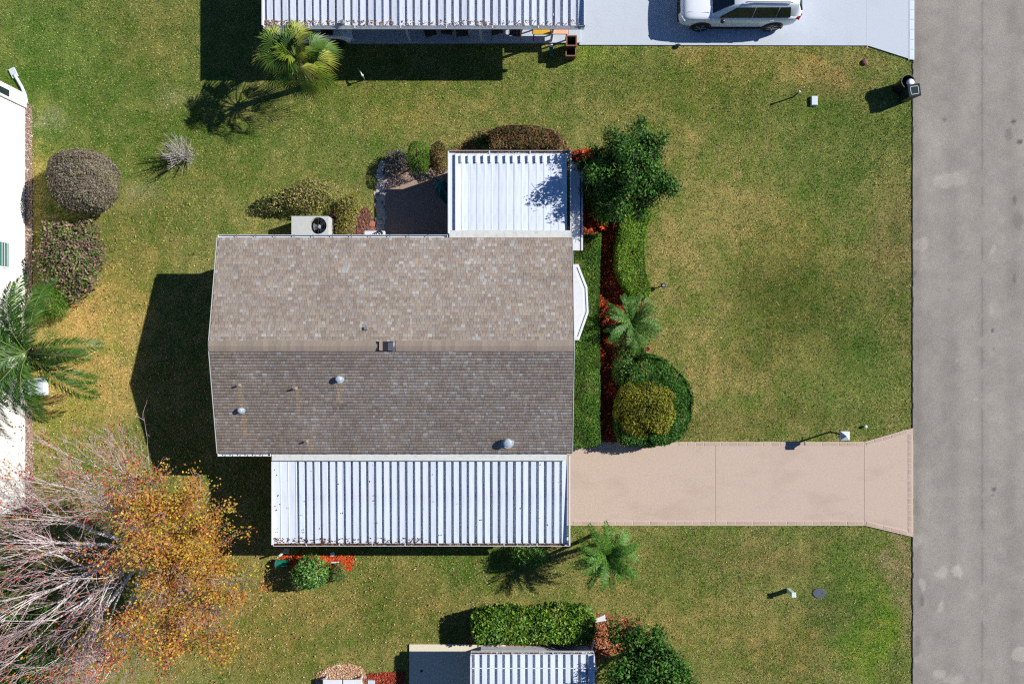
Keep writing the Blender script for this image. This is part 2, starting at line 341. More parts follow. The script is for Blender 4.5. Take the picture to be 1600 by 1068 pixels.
# ------------------------------------------------------------------ driveways
dr = MB().prism(PG((830, 690), (1350, 690), (1426, 668), (1426, 838), (1350, 820), (830, 820)), -.02, .05)
dv = tag(mk('driveway', dr, M['drive'], org=(0, 0, 0)), kind='structure')
jn = MB()
for x in (1118, 1350): jn.box((W(x, 0)[0], W(0, 755)[1], .052), (.022, 3.5, .004))
mk('joint', jn, M['brick'], dv)
def brick_run(p0, p1, wid, parent, mat, grout, L=.36, z=.05):
    p0 = Vector((*p0, 0)); p1 = Vector((*p1, 0)); d = (p1 - p0); n = max(1, round(d.length / L)); L = d.length / n; a = math.atan2(d.y, d.x); d.normalize()
    gm = MB(); gm.box(((p0 + p1) / 2 + Vector((0, 0, z + .002))), ((p1 - p0).length, wid + .06, .004), a); mk('grout_strip', gm, grout, parent)
    me = bpy.data.meshes.new('brick'); b = MB()
    w2, l2 = wid / 2, L / 2 - .011
    b.add([(-l2, -w2, 0), (l2, -w2, 0), (l2, w2, 0), (-l2, w2, 0), (-l2 + .012, -w2 + .012, .008), (l2 - .012, -w2 + .012, .008), (l2 - .012, w2 - .012, .008), (-l2 + .012, w2 - .012, .008)],
          [[4, 5, 6, 7], [0, 1, 5, 4], [1, 2, 6, 5], [2, 3, 7, 6], [3, 0, 4, 7]])
    me.from_pydata(b.v, [], b.f)
    for i in range(n):
        o = link('brick', me, mat, parent, p0 + d * L * (i + .5) + Vector((0, 0, z + .0025 + random.uniform(0, .003)))); o.rotation_euler.z = a
A = lambda x, y: W(x, y)[:2]
brick_run(A(1060, 693.5), A(1349, 693.5), .14, dv, M['brick'], M['brick_grout'])
brick_run(A(895, 816), A(1349, 816), .14, dv, M['brick'], M['brick_grout'])
brick_run(A(1352, 693), A(1417, 674), .14, dv, M['brick'], M['brick_grout'])
brick_run(A(1352, 816.5), A(1417, 832), .14, dv, M['brick'], M['brick_grout'])
brick_run(A(1421, 677), A(1421, 832), .14, dv, M['brick'], M['brick_grout'], L=.25)
nd = tag(mk('neighbour_driveway', MB().prism(P_NDRIVE, -.02, .05), M['bluedrive']), kind='structure')
jn = MB().box((W(1354, 0)[0], 15, .052), (.025, 5.1, .004)); mk('joint', jn, M['grey'], nd)
brick_run(A(1423, 94), A(1423, -60), .2, nd, M['paleblue'], M['bluedrive'], L=.42)

# ------------------------------------------------------------------ mulch, gravel, slabs
def bed(name, poly, n, cols, chip=(.03, .09), base=None, kind='stuff', h=.03, seed=1, sub=None):
    r = np.random.default_rng(seed); p = np.array(poly); lo, hi = p.min(0), p.max(0)
    x = r.uniform(lo[0] - .08, hi[0] + .08, n); y = r.uniform(lo[1] - .08, hi[1] + .08, n); k = inpoly(x + r.normal(0, .06, n), y + r.normal(0, .06, n), poly); x, y = x[k], y[k]; n = len(x)
    L = r.uniform(*chip, n); a = r.uniform(0, 2 * PI, n); wd_ = L * r.uniform(.25, .6, n); tz = r.uniform(-.5, .5, n); tw = r.uniform(-.5, .5, n)
    d = np.stack([np.cos(a), np.sin(a), tz], -1) * L[:, None] / 2; s = np.stack([-np.sin(a), np.cos(a), tw], -1) * wd_[:, None] / 2
    ct = np.stack([x, y, r.uniform(h, h + .045, n)], -1)
    V = np.stack([ct - d - s, ct + d - s, ct + d + s, ct - d + s], 1).reshape(-1, 3)
    cc = np.array(cols)[r.integers(0, len(cols), n)] * r.uniform(.6, 1.25, (n, 1))
    nb = len(poly); Fc = np.arange(4 * n).reshape(-1, 4)
    bm_ = MB().prism(poly, -.02, h)
    root = mk(name, bm_, None); root.data.materials.append(M['mulch'])
    at = root.data.attributes.new('Col', 'FLOAT_COLOR', 'POINT'); b_ = base or cols[0]
    at.data.foreach_set('color', np.tile(np.array([*b_, 1], np.float32), len(bm_.v)))
    tag(root, kind=kind)
    npmesh('chips', V, Fc, M['mulch'], root, np.repeat(cc, 4, 0))['kind'] = 'stuff'
    return root
RED = [S(184, 84, 48), S(164, 70, 42), S(198, 102, 62), S(132, 58, 38)]
bed('mulch_bed', P_BED, 26000, RED, base=S(104, 46, 34), seed=2)
bed('mulch_bed', P_SBED, 4000, [S(206, 84, 40), S(190, 70, 34), S(222, 110, 60)], base=S(150, 58, 34), seed=3)
bed('mulch_bed', P_NBED, 16000, [S(190, 122, 82), S(172, 104, 70), S(206, 146, 104), S(150, 92, 66)], base=S(150, 96, 66), seed=4)
bed('mulch_bed', P_REDS, 4000, [S(168, 74, 54), S(150, 62, 46), S(186, 92, 68)], base=S(130, 54, 42), seed=5)
bed('gravel_patch', P_GRAV, 6000, [S(222, 186, 150), S(240, 216, 188), S(196, 150, 112), S(180, 130, 96)], chip=(.03, .07), base=S(190, 150, 116), seed=6)
bed('gravel_strip', PG((36, 165), (50, 165), (51, 400), (49, 600), (54, 800), (30, 800)), 9000, [S(196, 176, 160), S(170, 146, 130), S(216, 200, 186), S(140, 112, 96)], chip=(.03, .08), base=S(150, 126, 110), seed=7)
bed('mulch_strip', PG((700, 240), (752, 204), (870, 204), (895, 240)), 5000, [S(140, 110, 74), S(118, 96, 62), S(156, 126, 88), S(110, 104, 60)], base=S(100, 80, 54), seed=8)
bed('mulch_strip', PG((520, 330), (575, 325), (590, 372), (500, 372)), 2600, [S(140, 96, 80), S(160, 110, 96), S(120, 90, 76)], base=S(110, 80, 66), seed=9)
tag(mk('patio', MB().prism(P_PATIO, -.02, .06), M['patio']), kind='structure')
tag(mk('concrete_slab', MB().prism(P_SLAB, -.02, .08), M['beige']), kind='structure')
pv = tag(mk('carport_floor', MB().prism([(-9.4, -7.55), (.85, -7.55), (.85, -4.1), (-9.4, -4.1)], -.02, .045), M['drive']), kind='structure')

# ------------------------------------------------------------------ corrugated roof builder
def panel_mesh(name, w, y0, y1, z0, z1, rh, rw=.045, extra=0):
    gw, gd = .108, rh + .07
    prof = [(0, 0), (0, -gd), (gw, -gd), (gw, 0), (w, 0), (w, -.016), (gw + .012, -.016), (gw + .012, -gd - .012), (-.004, -gd - .012), (-.004, -.01)][::-1] if rh > .05 else [(0, -.014), (w, -.014), (w, rh), (w - rw, rh), (w - rw, 0), (0, 0)]
    if y1 < y0: y0, y1, z0, z1 = y1, y0, z1, z0
    m = MB().loft([[(a, y0, z0 + b) for a, b in prof], [(a, y1, z1 + b) for a, b in prof]])
    if extra:   # raised rib end close to the gutter
        m.box((w - .06, y1 - .22, z1 + .045), (.055, .3, .09))
    me = bpy.data.meshes.new(name); me.from_pydata(m.v, [], m.f); me.update()
    return me
def corrugated(parent, x0, x1, y_hi, y_lo, z_hi, z_lo, pitch, rh, mat, flat_first=0, extra=0, name='roof_panel'):
    n = round((x1 - x0) / pitch); w = (x1 - x0) / n; ro = root_of(parent).location
    me = panel_mesh(name, w, y_hi, y_lo, z_hi, z_lo, rh, extra=extra); fl = panel_mesh(name, w, y_hi, y_lo, z_hi, z_lo, .012, rw=.02)
    for i in range(n):
        o = link(name, fl if i < flat_first else me, mat, parent, Vector((x0 + i * w + random.uniform(-.006, .006), 0, random.uniform(-.004, .004))) - ro).rotation_euler.z = random.uniform(-.0012, .0012) * (0 if abs(y_lo) > 11 else 1)

# ------------------------------------------------------------------ main house
hx0, hx1 = -11.32, 2.31; yN, yS, yR = 4.01, -4.28, -.15; zE, zR = 2.75, 3.52
house = thing('house', 'single storey house with brown shingle gable roof and white metal carport', 'house', (-4.5, 0, 0))
wl = MB()
wl.add([(hx0 + .32, yS + .35, 0), (hx1 - .32, yS + .35, 0), (hx1 - .32, yN - .35, 0), (hx0 + .32, yN - .35, 0), (hx0 + .32, yS + .35, zE - .05), (hx1 - .32, yS + .35, zE - .05), (hx1 - .32, yN - .35, zE - .05), (hx0 + .32, yN - .35, zE - .05),
        (hx0 + .32, yR, zR - .14), (hx1 - .32, yR, zR - .14)],
       [[0, 1, 5, 4], [2, 3, 7, 6], [1, 2, 6, 9, 5], [3, 0, 4, 8, 7], [0, 3, 2, 1], [4, 5, 9, 8], [6, 7, 8, 9]])
mk('wall', wl, M['wall'], house)
rf = MB()
t = .1
for s_, ye in ((1, yN), (-1, yS)):
    rf.loft([[(x, ye, zE - t), (x, ye, zE), (x, yR, zR), (x, yR, zR - t)] for x in (hx0, hx1)])
roof = mk('roof', rf, M['underlay'], house)
# shingle courses, every tab its own slab
PAL = [S(157, 144, 130), S(152, 139, 127), S(147, 133, 120), S(160, 149, 138), S(153, 142, 134), S(144, 130, 118), S(161, 145, 128)]
PAL2 = [S(172, 166, 157), S(166, 162, 156), S(160, 153, 144)]
sv = []; sf = []; scol = []
rs = random.Random(8)
STREAK = [(W(a, b, 3.2)[0], W(a, b, 3.2)[1]) for a, b in ((375, 605), (465, 610), (481, 692), (530, 600), (378, 648), (797, 700))]
for ye, sg in ((yN, 1), (yS, -1)):
    wy = yR - ye; hz = zR - zE; sl_ = math.hypot(wy, hz); nc = round(sl_ / .118); ex = sl_ / nc
    nrm = Vector((0, -hz * (1 if wy > 0 else -1), abs(wy))).normalized(); dv_ = Vector((0, wy, hz)) / sl_
    for c_ in range(nc):
        u = hx0 + rs.uniform(-.2, 0) + .01; tone = rs.uniform(.95, 1.05)
        while u < hx1:
            wdt = rs.choice((.09, .11, .13, .15, .19)); u0 = max(u, hx0 + .012) + .004; u1 = min(u + wdt, hx1 - .012) - .004; u += wdt
            if u1 - u0 < .03: continue
            lift = rs.uniform(.004, .007); lo_ = -rs.uniform(0, .012)
            base = Vector((0, ye, zE))
            P = lambda uu, v, n_: tuple(Vector((uu, 0, 0)) + base + dv_ * v + nrm * n_)
            n0 = len(sv); v0 = c_ * ex + lo_; v1 = (c_ + 1) * ex + .012
            sv += [P(u0, v0, lift), P(u1, v0, lift), P(u1, v1, .004), P(u0, v1, .004), P(u0, v0, .001), P(u1, v0, .001)]
            q = [[n0, n0 + 1, n0 + 2, n0 + 3], [n0 + 4, n0 + 5, n0 + 1, n0]]
            sf += q if sg < 0 else [a[::-1] for a in q]
            nz_ = float(fbm(np.array([u0 * .8]), np.array([v0 * 1.1 + sg * 9]))[0])
            cc = rs.choice(PAL2) if rs.random() < .09 + .28 * max(0, nz_ - .5) * 2 else rs.choice(PAL)
            k = tone * rs.uniform(.91, 1.06) * (1 + .3 * (nz_ - .5))
            for vx, vy in STREAK:
                yy_ = ye + dv_.y * v0
                if abs(u0 + .06 - vx) < .11 and 0 < (vy - yy_) * -sg < .85: cc = tuple(a_ * .5 + b_ * .5 for a_, b_ in zip(cc, S(190, 164, 132)))
            scol += [tuple(a * k for a in cc)] * 6
sh = npmesh('shingles', sv, sf, M['shingle'], roof, np.array(scol), off=house.location); sh['kind'] = 'stuff'
# ridge caps (two missing by the gap)
n = 80; w = (hx1 - hx0) / n
cp = MB()
pr = [(.2, -.033), (0, .006), (-.2, -.033), (-.2, -.026), (0, .018), (.2, -.026)]
cp.loft([[(-.01, a, b) for a, b in pr], [(w * .93, a, b + .012) for a, b in pr]])
cme = bpy.data.meshes.new('ridge_cap'); cme.from_pydata(cp.v, [], cp.f); cme.update()
gapx = (W(602, 540, zR)[0])
for i in range(n):
    x = hx0 + i * w
    if gapx - .26 < x + w / 2 < gapx + .33: continue
    link('ridge_cap', cme, M['cap'], roof, Vector((x, yR, zR + .012)) - house.location)
mk('ridge_board', MB().box((gapx - .16, yR, zR + .03), (.12, .34, .05)), M['cap'], roof)
gp = MB().box((gapx - .02, yR - .01, zR + .015), (.62, .36, .02)); mk('ridge_gap', gp, M['dark'], roof)
gp = MB().box((gapx + .2, yR - .02, zR + .032), (.2, .3, .012)); mk('torn_shingle', gp, M['slate'], roof)
def zroof(y): return zE + (zR - zE) * (1 - abs(y - yR) / ((yN - yR) if y > yR else (yR - yS)))
def vent(px, py, r, h, hood=True):
    z = 3.0
    for _ in range(4): x, y, _z = W(px, py, z + h); z = zroof(y)
    m = MB()
    if hood:
        m.lathe((x, y, z), [(r * 1.5, -.02), (r * 1.5, .012), (r * .8, .02), (r * .8, h * .55), (r, h * .55), (r, h * .8), (r * .72, h), (r * .2, h * 1.05)], 18); mk('roof_vent', m, M['ventmetal'], roof, smooth=False, bevel=.01)
    else:
        m.lathe((x, y, z), [(r * 2.2, -.02), (r * 2.2, .01), (r, .03), (r, h), (r * .7, h), (r * .7, h - .05)], 12); mk('vent_pipe', m, M['cap'], roof)
for a in ((528, 592, .12, .22), (374, 641, .10, .2), (793, 692, .17, .32)): vent(*a)
for a in ((371, 602, .03, .2), (459, 607, .035, .22), (477, 690, .03, .2)): vent(*a, hood=False)
x, y, z = W(573, 513, 3.3); m = MB().box((x, y, zroof(y) + .04), (.16, .12, .07)); mk('roof_vent', m, M['steel'], roof, bevel=.01)
# rakes, gutters, straps
for x in (hx0 - .02, hx1 + .02):
    m = MB()
    for ye in (yN, yS): m.loft([[(x - .012, ye, zE - .16), (x + .012, ye, zE - .16), (x + .012, ye, zE + .012), (x - .012, ye, zE + .012)], [(x - .012, yR, zR - .16), (x + .012, yR, zR - .16), (x + .012, yR, zR + .012), (x - .012, yR, zR + .012)]])
    mk('rake_trim', m, M['grey'], house)
def gutter(x0, x1, y, z, side, parent, strap=.75, mat=None, wid=.11, dep=.1):
    m = MB(); s = side
    m.box(((x0 + x1) / 2, y + s * (wid - .006), z - dep / 2), (x1 - x0, .014, dep)); m.box(((x0 + x1) / 2, y + s * .006, z - dep / 2 - .01), (x1 - x0, .012, dep - .02))
    m.box(((x0 + x1) / 2, y + s * wid / 2, z - dep), (x1 - x0, wid - .03, .01))
    for x in (x0, x1): m.box((x, y + s * wid / 2, z - dep / 2 - .003), (.012, wid + .01, dep - .01))
    gt = mk('gutter', m, mat or M['white'], parent)
    n = max(1, round((x1 - x0) / strap))
    m = MB()
    for i in range(1, n): m.box((x0 + (x1 - x0) * i / n, y + s * wid / 2, z + .008), (.03, wid, .012))
    mk('gutter_strap', m, M['steel'] if strap < .9 else M['white'], gt)
    return gt
gutter(hx0, W(699, 372, 2.7)[0], yN + .005, zE - .01, 1, house)
gutter(hx0, -9.3, yS - .005, zE - .01, -1, house, strap=.3)
# windows and doors (below the eaves)
def window(parent, c, w, h, axis='x', nrm=1):
    d = (w, .06, h) if axis == 'x' else (.06, w, h); fr = mk('window', MB().box(c, d), M['white'], parent)
    c2 = Vector(c) + (Vector((0, nrm * .022, 0)) if axis == 'x' else Vector((nrm * .022, 0, 0))); d2 = (w - .12, .03, h - .12) if axis == 'x' else (.03, w - .12, h - .12)
    mk('pane', MB().box(c2, d2), M['glass'], fr)
for x in (-9.6, -7.2, -4.4): window(house, (x, yN - .34, 1.5), 1.1, 1.1, 'x', 1)
for y in (-2.6, 2.0): window(house, (hx0 + .31, y, 1.5), 1.0, 1.1, 'y', -1)
# bay window with its low white roof
bz = 2.42
bp = [W(a, b, bz)[:2] for a, b in ((888, 413), (904, 412), (918, 448), (920, 488), (905, 531), (888, 531))]
bc = Vector((sum(p[0] for p in bp) / 6, sum(p[1] for p in bp) / 6)); inn = lambda f: [tuple(Vector((1.98, bc.y)) + (Vector(p) - Vector((1.98, bc.y))) * f) if p[0] > 2.25 else (p[0], bc.y + (p[1] - bc.y) * f) for p in bp]
bay = mk('bay_window', MB().prism(inn(.86), 0.25, bz - .15), M['siding'], house)
mk('bay_roof', MB().prism(bp, bz - .16, bz - .05).prism(inn(.955), bz - .05, bz - .02), M['white'], bay)
mk('roof_rim', MB().prism(inn(.80), bz - .02, bz + .012).prism(inn(.36), bz + .012, bz + .05), M['white'], bay)
ln = MB()
def rim_line(f, zz, wd=.025):
    q = inn(f)
    for i in range(1, 4):
        a, b = Vector((*q[i], zz)), Vector((*q[i + 1], zz)); ln.box((a + b) / 2, ((b - a).length + .01, wd, .012), math.atan2((b - a).y, (b - a).x))
rim_line(.905, bz - .016)
rim_line(.36, bz + .018)
mk('gutter_channel', ln, M['slate'], bay)
for i in range(1, 4):
    q = inn(.87); a, b = Vector((*q[i], 1.35)), Vector((*q[i + 1], 1.35)); m = MB().box((a + b) / 2, ((b - a).length * .7, .03, 1.1), math.atan2((b - a).y, (b - a).x)); mk('pane', m, M['glass'], bay)
# south carport
cx0, cx1 = W(425, 708, 2.5)[0], W(891, 708, 2.5)[0]; cyH, cyL = W(0, 712, 2.55)[1], W(0, 848, 2.42)[1]
cp_ = mk('carport_frame', MB().box(((cx0 + cx1) / 2, (cyH + cyL) / 2, 2.25), (cx1 - cx0 - .2, .1, .1)).box(((cx0 + cx1) / 2, cyL + .12, 2.21), (cx1 - cx0 - .1, .1, .1)), M['white'], house)
corrugated(cp_, cx0 + .05, cx1 - .12, cyH, cyL, 2.55, 2.44, .302, .12, M['panel'], flat_first=3)
mk('side_fascia', MB().box((cx0 + .02, (cyH + cyL) / 2, 2.45), (.05, abs(cyL - cyH) + .06, .22)), M['white'], house); mk('side_fascia', MB().box((cx1 - .03, (cyH + cyL) / 2, 2.48), (.05, abs(cyL - cyH) + .06, .25)), M['white'], house)
mk('flashing', MB().box(((cx0 + cx1) / 2 - .05, W(0, 713, 2.62)[1], 2.655), (cx1 - cx0 - .2, .30, .02)), M['lichen'], house)
gutter(cx0 + .02, cx1, cyL + .0, 2.42, -1, house, strap=1.25, wid=.12)
for i in range(5):
    x = cx0 + .3 + (cx1 - cx0 - .6) * i / 4; mk('post', MB().box((x, cyL + .12, 1.16), (.075, .075, 2.31)), M['white'], house)
# screen room roof on the north side
sx0, sx1 = W(701, 0, 2.3)[0], W(892, 0, 2.3)[0]; syH, syL = W(0, 370, 2.5)[1], W(0, 240, 2.3)[1]
sr = mk('screen_room', MB().box(((sx0 + sx1) / 2, syL - .12, .4), (sx1 - sx0 - .2, .08, .8)).box((sx0 + .12, (syH + syL) / 2, .4), (.08, syL - syH - .35, .8)).box((sx1 - .12, (syH + syL) / 2, .4), (.08, syL - syH - .35, .8))
        .box(((sx0 + sx1) / 2, syL - .12, 2.15), (sx1 - sx0 - .2, .1, .12)).box((sx0 + .12, (syH + syL) / 2, 2.17), (.1, syL - syH - .35, .12)), M['white'], house)
m = MB().box(((sx0 + sx1) / 2, syL - .12, 1.45), (sx1 - sx0 - .3, .012, 1.28)).box((sx0 + .12, (syH + syL) / 2, 1.45), (.012, syL - syH - .4, 1.28)).box((sx1 - .12, (syH + syL) / 2, 1.45), (.012, syL - syH - .4, 1.28)); mk('screen_mesh', m, M['screen'], sr)
corrugated(sr, sx0 + .27, sx1 - .16, syH, syL, 2.42, 2.30, .298, .008, M['panel'], extra=1)
m = MB().box((sx0 + .14, (syH + syL) / 2, 2.37), (.25, syL - syH, .03)).box((sx0 + .29, (syH + syL) / 2, 2.42), (.05, syL - syH - .1, .1)); mk('edge_panel', m, M['panel'], sr)
mk('side_fascia', MB().box((sx1 - .02, (syH + syL) / 2 - .02, 2.44), (.045, syL - syH + .1, .22)), M['white'], sr); mk('side_fascia', MB().box((sx0 + .0, (syH + syL) / 2, 2.36), (.04, syL - syH + .1, .13)), M['white'], sr)
mk('flashing', MB().box(((sx0 + sx1) / 2, W(0, 368, 2.6)[1] + .03, 2.60), (sx1 - sx0 - .12, .34, .02)), M['lichen'], sr)
gutter(sx0, sx1, syL + .0, 2.33, 1, sr, strap=1.7, wid=.12)
# side eave strip east of the screen room
ex0, ex1 = W(893, 0, 2.25)[0] + .01, W(911, 0, 2.25)[0]; ey0, ey1 = W(0, 391, 2.25)[1], W(0, 253, 2.25)[1]
mk('side_awning', MB().box(((ex0 + ex1) / 2 - .06, (ey0 + ey1) / 2, 2.22), (ex1 - ex0 - .12, ey1 - ey0, .05)).box((ex1 - .035, (ey0 + ey1) / 2, 2.2), (.07, ey1 - ey0, .06)), M['white'], house)
mk('awning_channel', MB().box((ex1 - .1, (ey0 + ey1) / 2, 2.232), (.04, ey1 - ey0 - .02, .035)), M['slate'], house)
# leaf litter in the gutters
def litter(name, x0, x1, y, z, wid, n, cols, seed, parent):
    r = np.random.default_rng(seed); x = x0 + (x1 - x0) * r.random(n) ** 1.6; yy = y + r.uniform(-wid, wid, n); L = r.uniform(.02, .05, n); a = r.uniform(0, 6.28, n)
    d = np.stack([np.cos(a), np.sin(a), r.uniform(-.4, .4, n)], -1) * L[:, None]; s = np.stack([-np.sin(a), np.cos(a), r.uniform(-.4, .4, n)], -1) * L[:, None] * .5
    c = np.stack([x, yy, z + r.uniform(0, .03, n)], -1); V = np.stack([c - d, c - s, c + d, c + s], 1).reshape(-1, 3)
    o = npmesh(name, V, np.arange(4 * n).reshape(-1, 4), M['dryleaf'], parent, np.repeat(np.array(cols)[r.integers(0, len(cols), n)] * r.uniform(.5, 1.2, (n, 1)), 4, 0), off=root_of(parent).location if parent else (0, 0, 0))
    o['kind'] = 'stuff'; return o
BR = [S(128, 84, 56), S(104, 66, 46), S(150, 106, 74), S(90, 70, 56)]
litter('leaf_litter', cx0 + .05, cx1 - .1, cyL - .03, 2.37, .06, 2600, BR, 3, house)
litter('leaf_litter', cx0 + .05, cx0 + 6, cyL + .10, 2.455, .12, 220, BR, 4, house)
litter('leaf_litter', cx0 + .1, cx1, (cyH + cyL) / 2, 2.51, 1.6, 60, BR, 5, house)
litter('leaf_litter', sx0 + .05, sx1 - .1, syL + .06, 2.26, .05, 500, BR, 6, house)

# ------------------------------------------------------------------ foliage tools
def mixcol(r, n, cols, jit=.28):
    c = np.array(cols, np.float32)[r.integers(0, len(cols), n)]
    return c * r.uniform(1 - jit, 1 + jit, (n, 1)) * (1 + r.normal(0, .05, (n, 3)))
def leaf_quads(r, P, N, L, asp=.45, outw=.7, jit=.9, fold=.12):
    n = len(P); J = r.normal(0, 1, (n, 3)); Nn = N / (np.linalg.norm(N, axis=1)[:, None] + 1e-9)
    d = J - (J * Nn).sum(1)[:, None] * Nn * .8 + Nn * outw * .8; d /= np.linalg.norm(d, axis=1)[:, None] + 1e-9
    s = np.cross(Nn + r.normal(0, .38 * jit, (n, 3)), d); s /= np.linalg.norm(s, axis=1)[:, None] + 1e-9
    up = np.cross(s, d)
    L = (L * r.uniform(.65, 1.3, n))[:, None]; w_ = L * asp * .5
    return np.stack([P, P + d * L * .5 + s * w_ + up * L * fold, P + d * L, P + d * L * .5 - s * w_ + up * L * fold], 1).reshape(-1, 3)
def dirs(r, n, zmin=-.35):
    z = r.uniform(zmin, 1, n); a = r.uniform(0, 2 * PI, n); q = np.sqrt(1 - z * z)
    return np.stack([q * np.cos(a), q * np.sin(a), z], -1)
def blob(r, c, rad, n, lump=.12, shell=.25, box=1.0, k=2.4, zmin=-.35):
    d = dirs(r, n, zmin); sd = r.uniform(0, 90)
    ln_ = fbm(d[:, 0] * k + sd + d[:, 2] * 1.7, d[:, 1] * k + sd - d[:, 2] * 1.3, 3)
    e = d
    if box != 1.0:
        e = np.sign(d) * np.abs(d) ** box
    rr = (1 - shell * r.random(n) ** 2) * (1 + lump * (ln_ - .5) * 2.5)
    P = np.array(c) + e * np.array(rad) * rr[:, None]
    N = d / np.array(rad); N /= np.linalg.norm(N, axis=1)[:, None]
    return P, N, ln_
def foliage(name, parent, P, N, tone, r, cols, L, mat, asp=.45, outw=.6, jit=1.0, tonef=.5, fold=.12):
    V = leaf_quads(r, P, N, L, asp, outw, jit, fold); n = len(P)
    c = mixcol(r, n, cols) * (1 + tonef * (tone - .5) * 2)[:, None]
    br = (np.clip((tone - .62) * 6, 0, .6) * (r.random(n) < .6))[:, None]; c = c * (1 - br) + np.array(S(124, 112, 66)) * br
    o = npmesh(name, V, np.arange(4 * n).reshape(-1, 4), mat, parent, np.repeat(np.clip(c, .003, 1), 4, 0), off=root_of(parent).location)
    return o
def stems(parent, base, tips, r0=.035, r1=.012, mat=None, name='stem', n=5):
    m = MB()
    for tpt in tips:
        b = Vector(base) + Vector((random.uniform(-.08, .08), random.uniform(-.08, .08), 0)); tpt = Vector(tpt); mid = (b + tpt) / 2 + Vector((random.uniform(-.1, .1), random.uniform(-.1, .1), .1))
        m.tube([b, mid, tpt], [r0, (r0 + r1) / 2, r1], n)
    return mk(name, m, mat or M['brownbark'], parent)
def shrub(name, label, cat, px, py, rx, ry, h, cols, n=3000, L=.09, lump=.1, shell=.25, box=1.0, zc=None, mat='leaf', seed=0, group=None, asp=.5, zmin=-.35, tonef=.5, jit=1.0, outw=.6, blobs=None):
    """px,py: where the crown's widest part shows; rx, ry in photo pixels"""
    r = np.random.default_rng(seed + 100); zc = h * .5 if zc is None else zc
    x, y, _ = W(px, py, zc); k = (H - zc) / FPX
    t = thing(name, label, cat, (x, y, 0), group)
    Ps = []
    if blobs is None: Ps = [blob(r, (x, y, zc), (rx * k, ry * k, h - zc), n, lump, shell, box, zmin=zmin)]
    else:
        for bx, by, bz_, bs in blobs:
            Ps.append(blob(r, (x + bx * rx * k, y + by * ry * k, zc + bz_ * (h - zc)), (rx * k * bs, ry * k * bs, (h - zc) * bs), int(n * bs * bs), lump, shell, box, zmin=zmin))
    P = np.concatenate([a[0] for a in Ps]); N = np.concatenate([a[1] for a in Ps]); T = np.concatenate([a[2] for a in Ps])
    P[:, 2] = np.maximum(P[:, 2], .03)
    foliage('foliage', t, P, N, T, r, cols, L, M[mat], asp=asp, tonef=tonef, jit=jit, outw=outw)
    tips = [(x + math.cos(a) * rx * k * .55, y + math.sin(a) * ry * k * .55, zc + (h - zc) * .35) for a in np.linspace(0, 6.28, 8)[:-1]]
    stems(t, (x, y, 0), tips)
    return t
def clipped(name, label, cat, poly, h, cols, dens=650, L=.08, mat='leaf', seed=0, wav=.05, edge=.12, z0=.02, tonef=.75, group=None, asp=.55):
    r = np.random.default_rng(seed + 500); p = np.array(poly); lo, hi = p.min(0), p.max(0); c0 = p.mean(0)
    t = thing(name, label, cat, (c0[0], c0[1], 0), group)
    area = (hi - lo).prod(); dens = dens * 2.8; n = int(area * dens); x = r.uniform(lo[0], hi[0], n); y = r.uniform(lo[1], hi[1], n); k = inpoly(x, y, poly); x, y = x[k], y[k]
    # distance to the edge rounds the shoulders
    dmin = np.full(len(x), 9.0)
    for i in range(len(poly)):
        a = np.array(poly[i]); b = np.array(poly[(i + 1) % len(poly)]); ab = b - a; tt = np.clip(((x - a[0]) * ab[0] + (y - a[1]) * ab[1]) / (ab @ ab + 1e-9), 0, 1)
        dmin = np.minimum(dmin, np.hypot(x - a[0] - tt * ab[0], y - a[1] - tt * ab[1]))
    q = np.clip(dmin / edge, 0, 1); top = h * (.72 + .28 * np.sqrt(1 - (1 - q) ** 2)) + wav * (fbm(x * 1.5, y * 1.5) - .5) * 2
    z = top - r.random(len(x)) ** 2 * .16
    P1 = np.stack([x, y, z], -1); N1 = np.zeros_like(P1); N1[:, 2] = 1
    Ps, Ns = [P1], [N1]
    for i in range(len(poly)):
        a = np.array(poly[i]); b = np.array(poly[(i + 1) % len(poly)]); ab = b - a; ll = np.linalg.norm(ab); m_ = int(ll * h * dens * .4)
        if m_ < 2: continue
        u = r.random(m_); pt = a + ab * u[:, None]; nn = np.array([ab[1], -ab[0]]) / ll
        if inpoly(np.array([(a + b)[0] / 2 + nn[0] * .03]), np.array([(a + b)[1] / 2 + nn[1] * .03]), poly)[0]: nn = -nn
        zz = r.uniform(z0, h * .9, m_); wv = (fbm(pt[:, 0] * 2.5 + pt[:, 1], zz * 2 + pt[:, 1] * 2) - .5) * wav * 2
        Ps.append(np.stack([pt[:, 0] + nn[0] * wv, pt[:, 1] + nn[1] * wv, zz], -1)); Ns.append(np.tile([nn[0], nn[1], .4], (m_, 1)))
    P = np.concatenate(Ps); N = np.concatenate(Ns); T = fbm(P[:, 0] * 2.2, P[:, 1] * 2.2 + P[:, 2], 3)
    foliage('foliage', t, P, N, T, r, cols, L, M[mat], tonef=tonef, asp=asp, outw=.4)
    m = MB(); 
    for i in range(12):
        u, v = random.random(), random.random(); xx, yy = lo[0] + (hi[0] - lo[0]) * (.15 + .7 * u), lo[1] + (hi[1] - lo[1]) * (.08 + .84 * v)
        if not inpoly(np.array([xx]), np.array([yy]), poly)[0]: continue
        m = MB(); m.tube([(xx, yy, 0), (xx + random.uniform(-.1, .1), yy + random.uniform(-.1, .1), h * .7)], [.025, .01], 5); mk('stem', m, M['brownbark'], t)
    return t
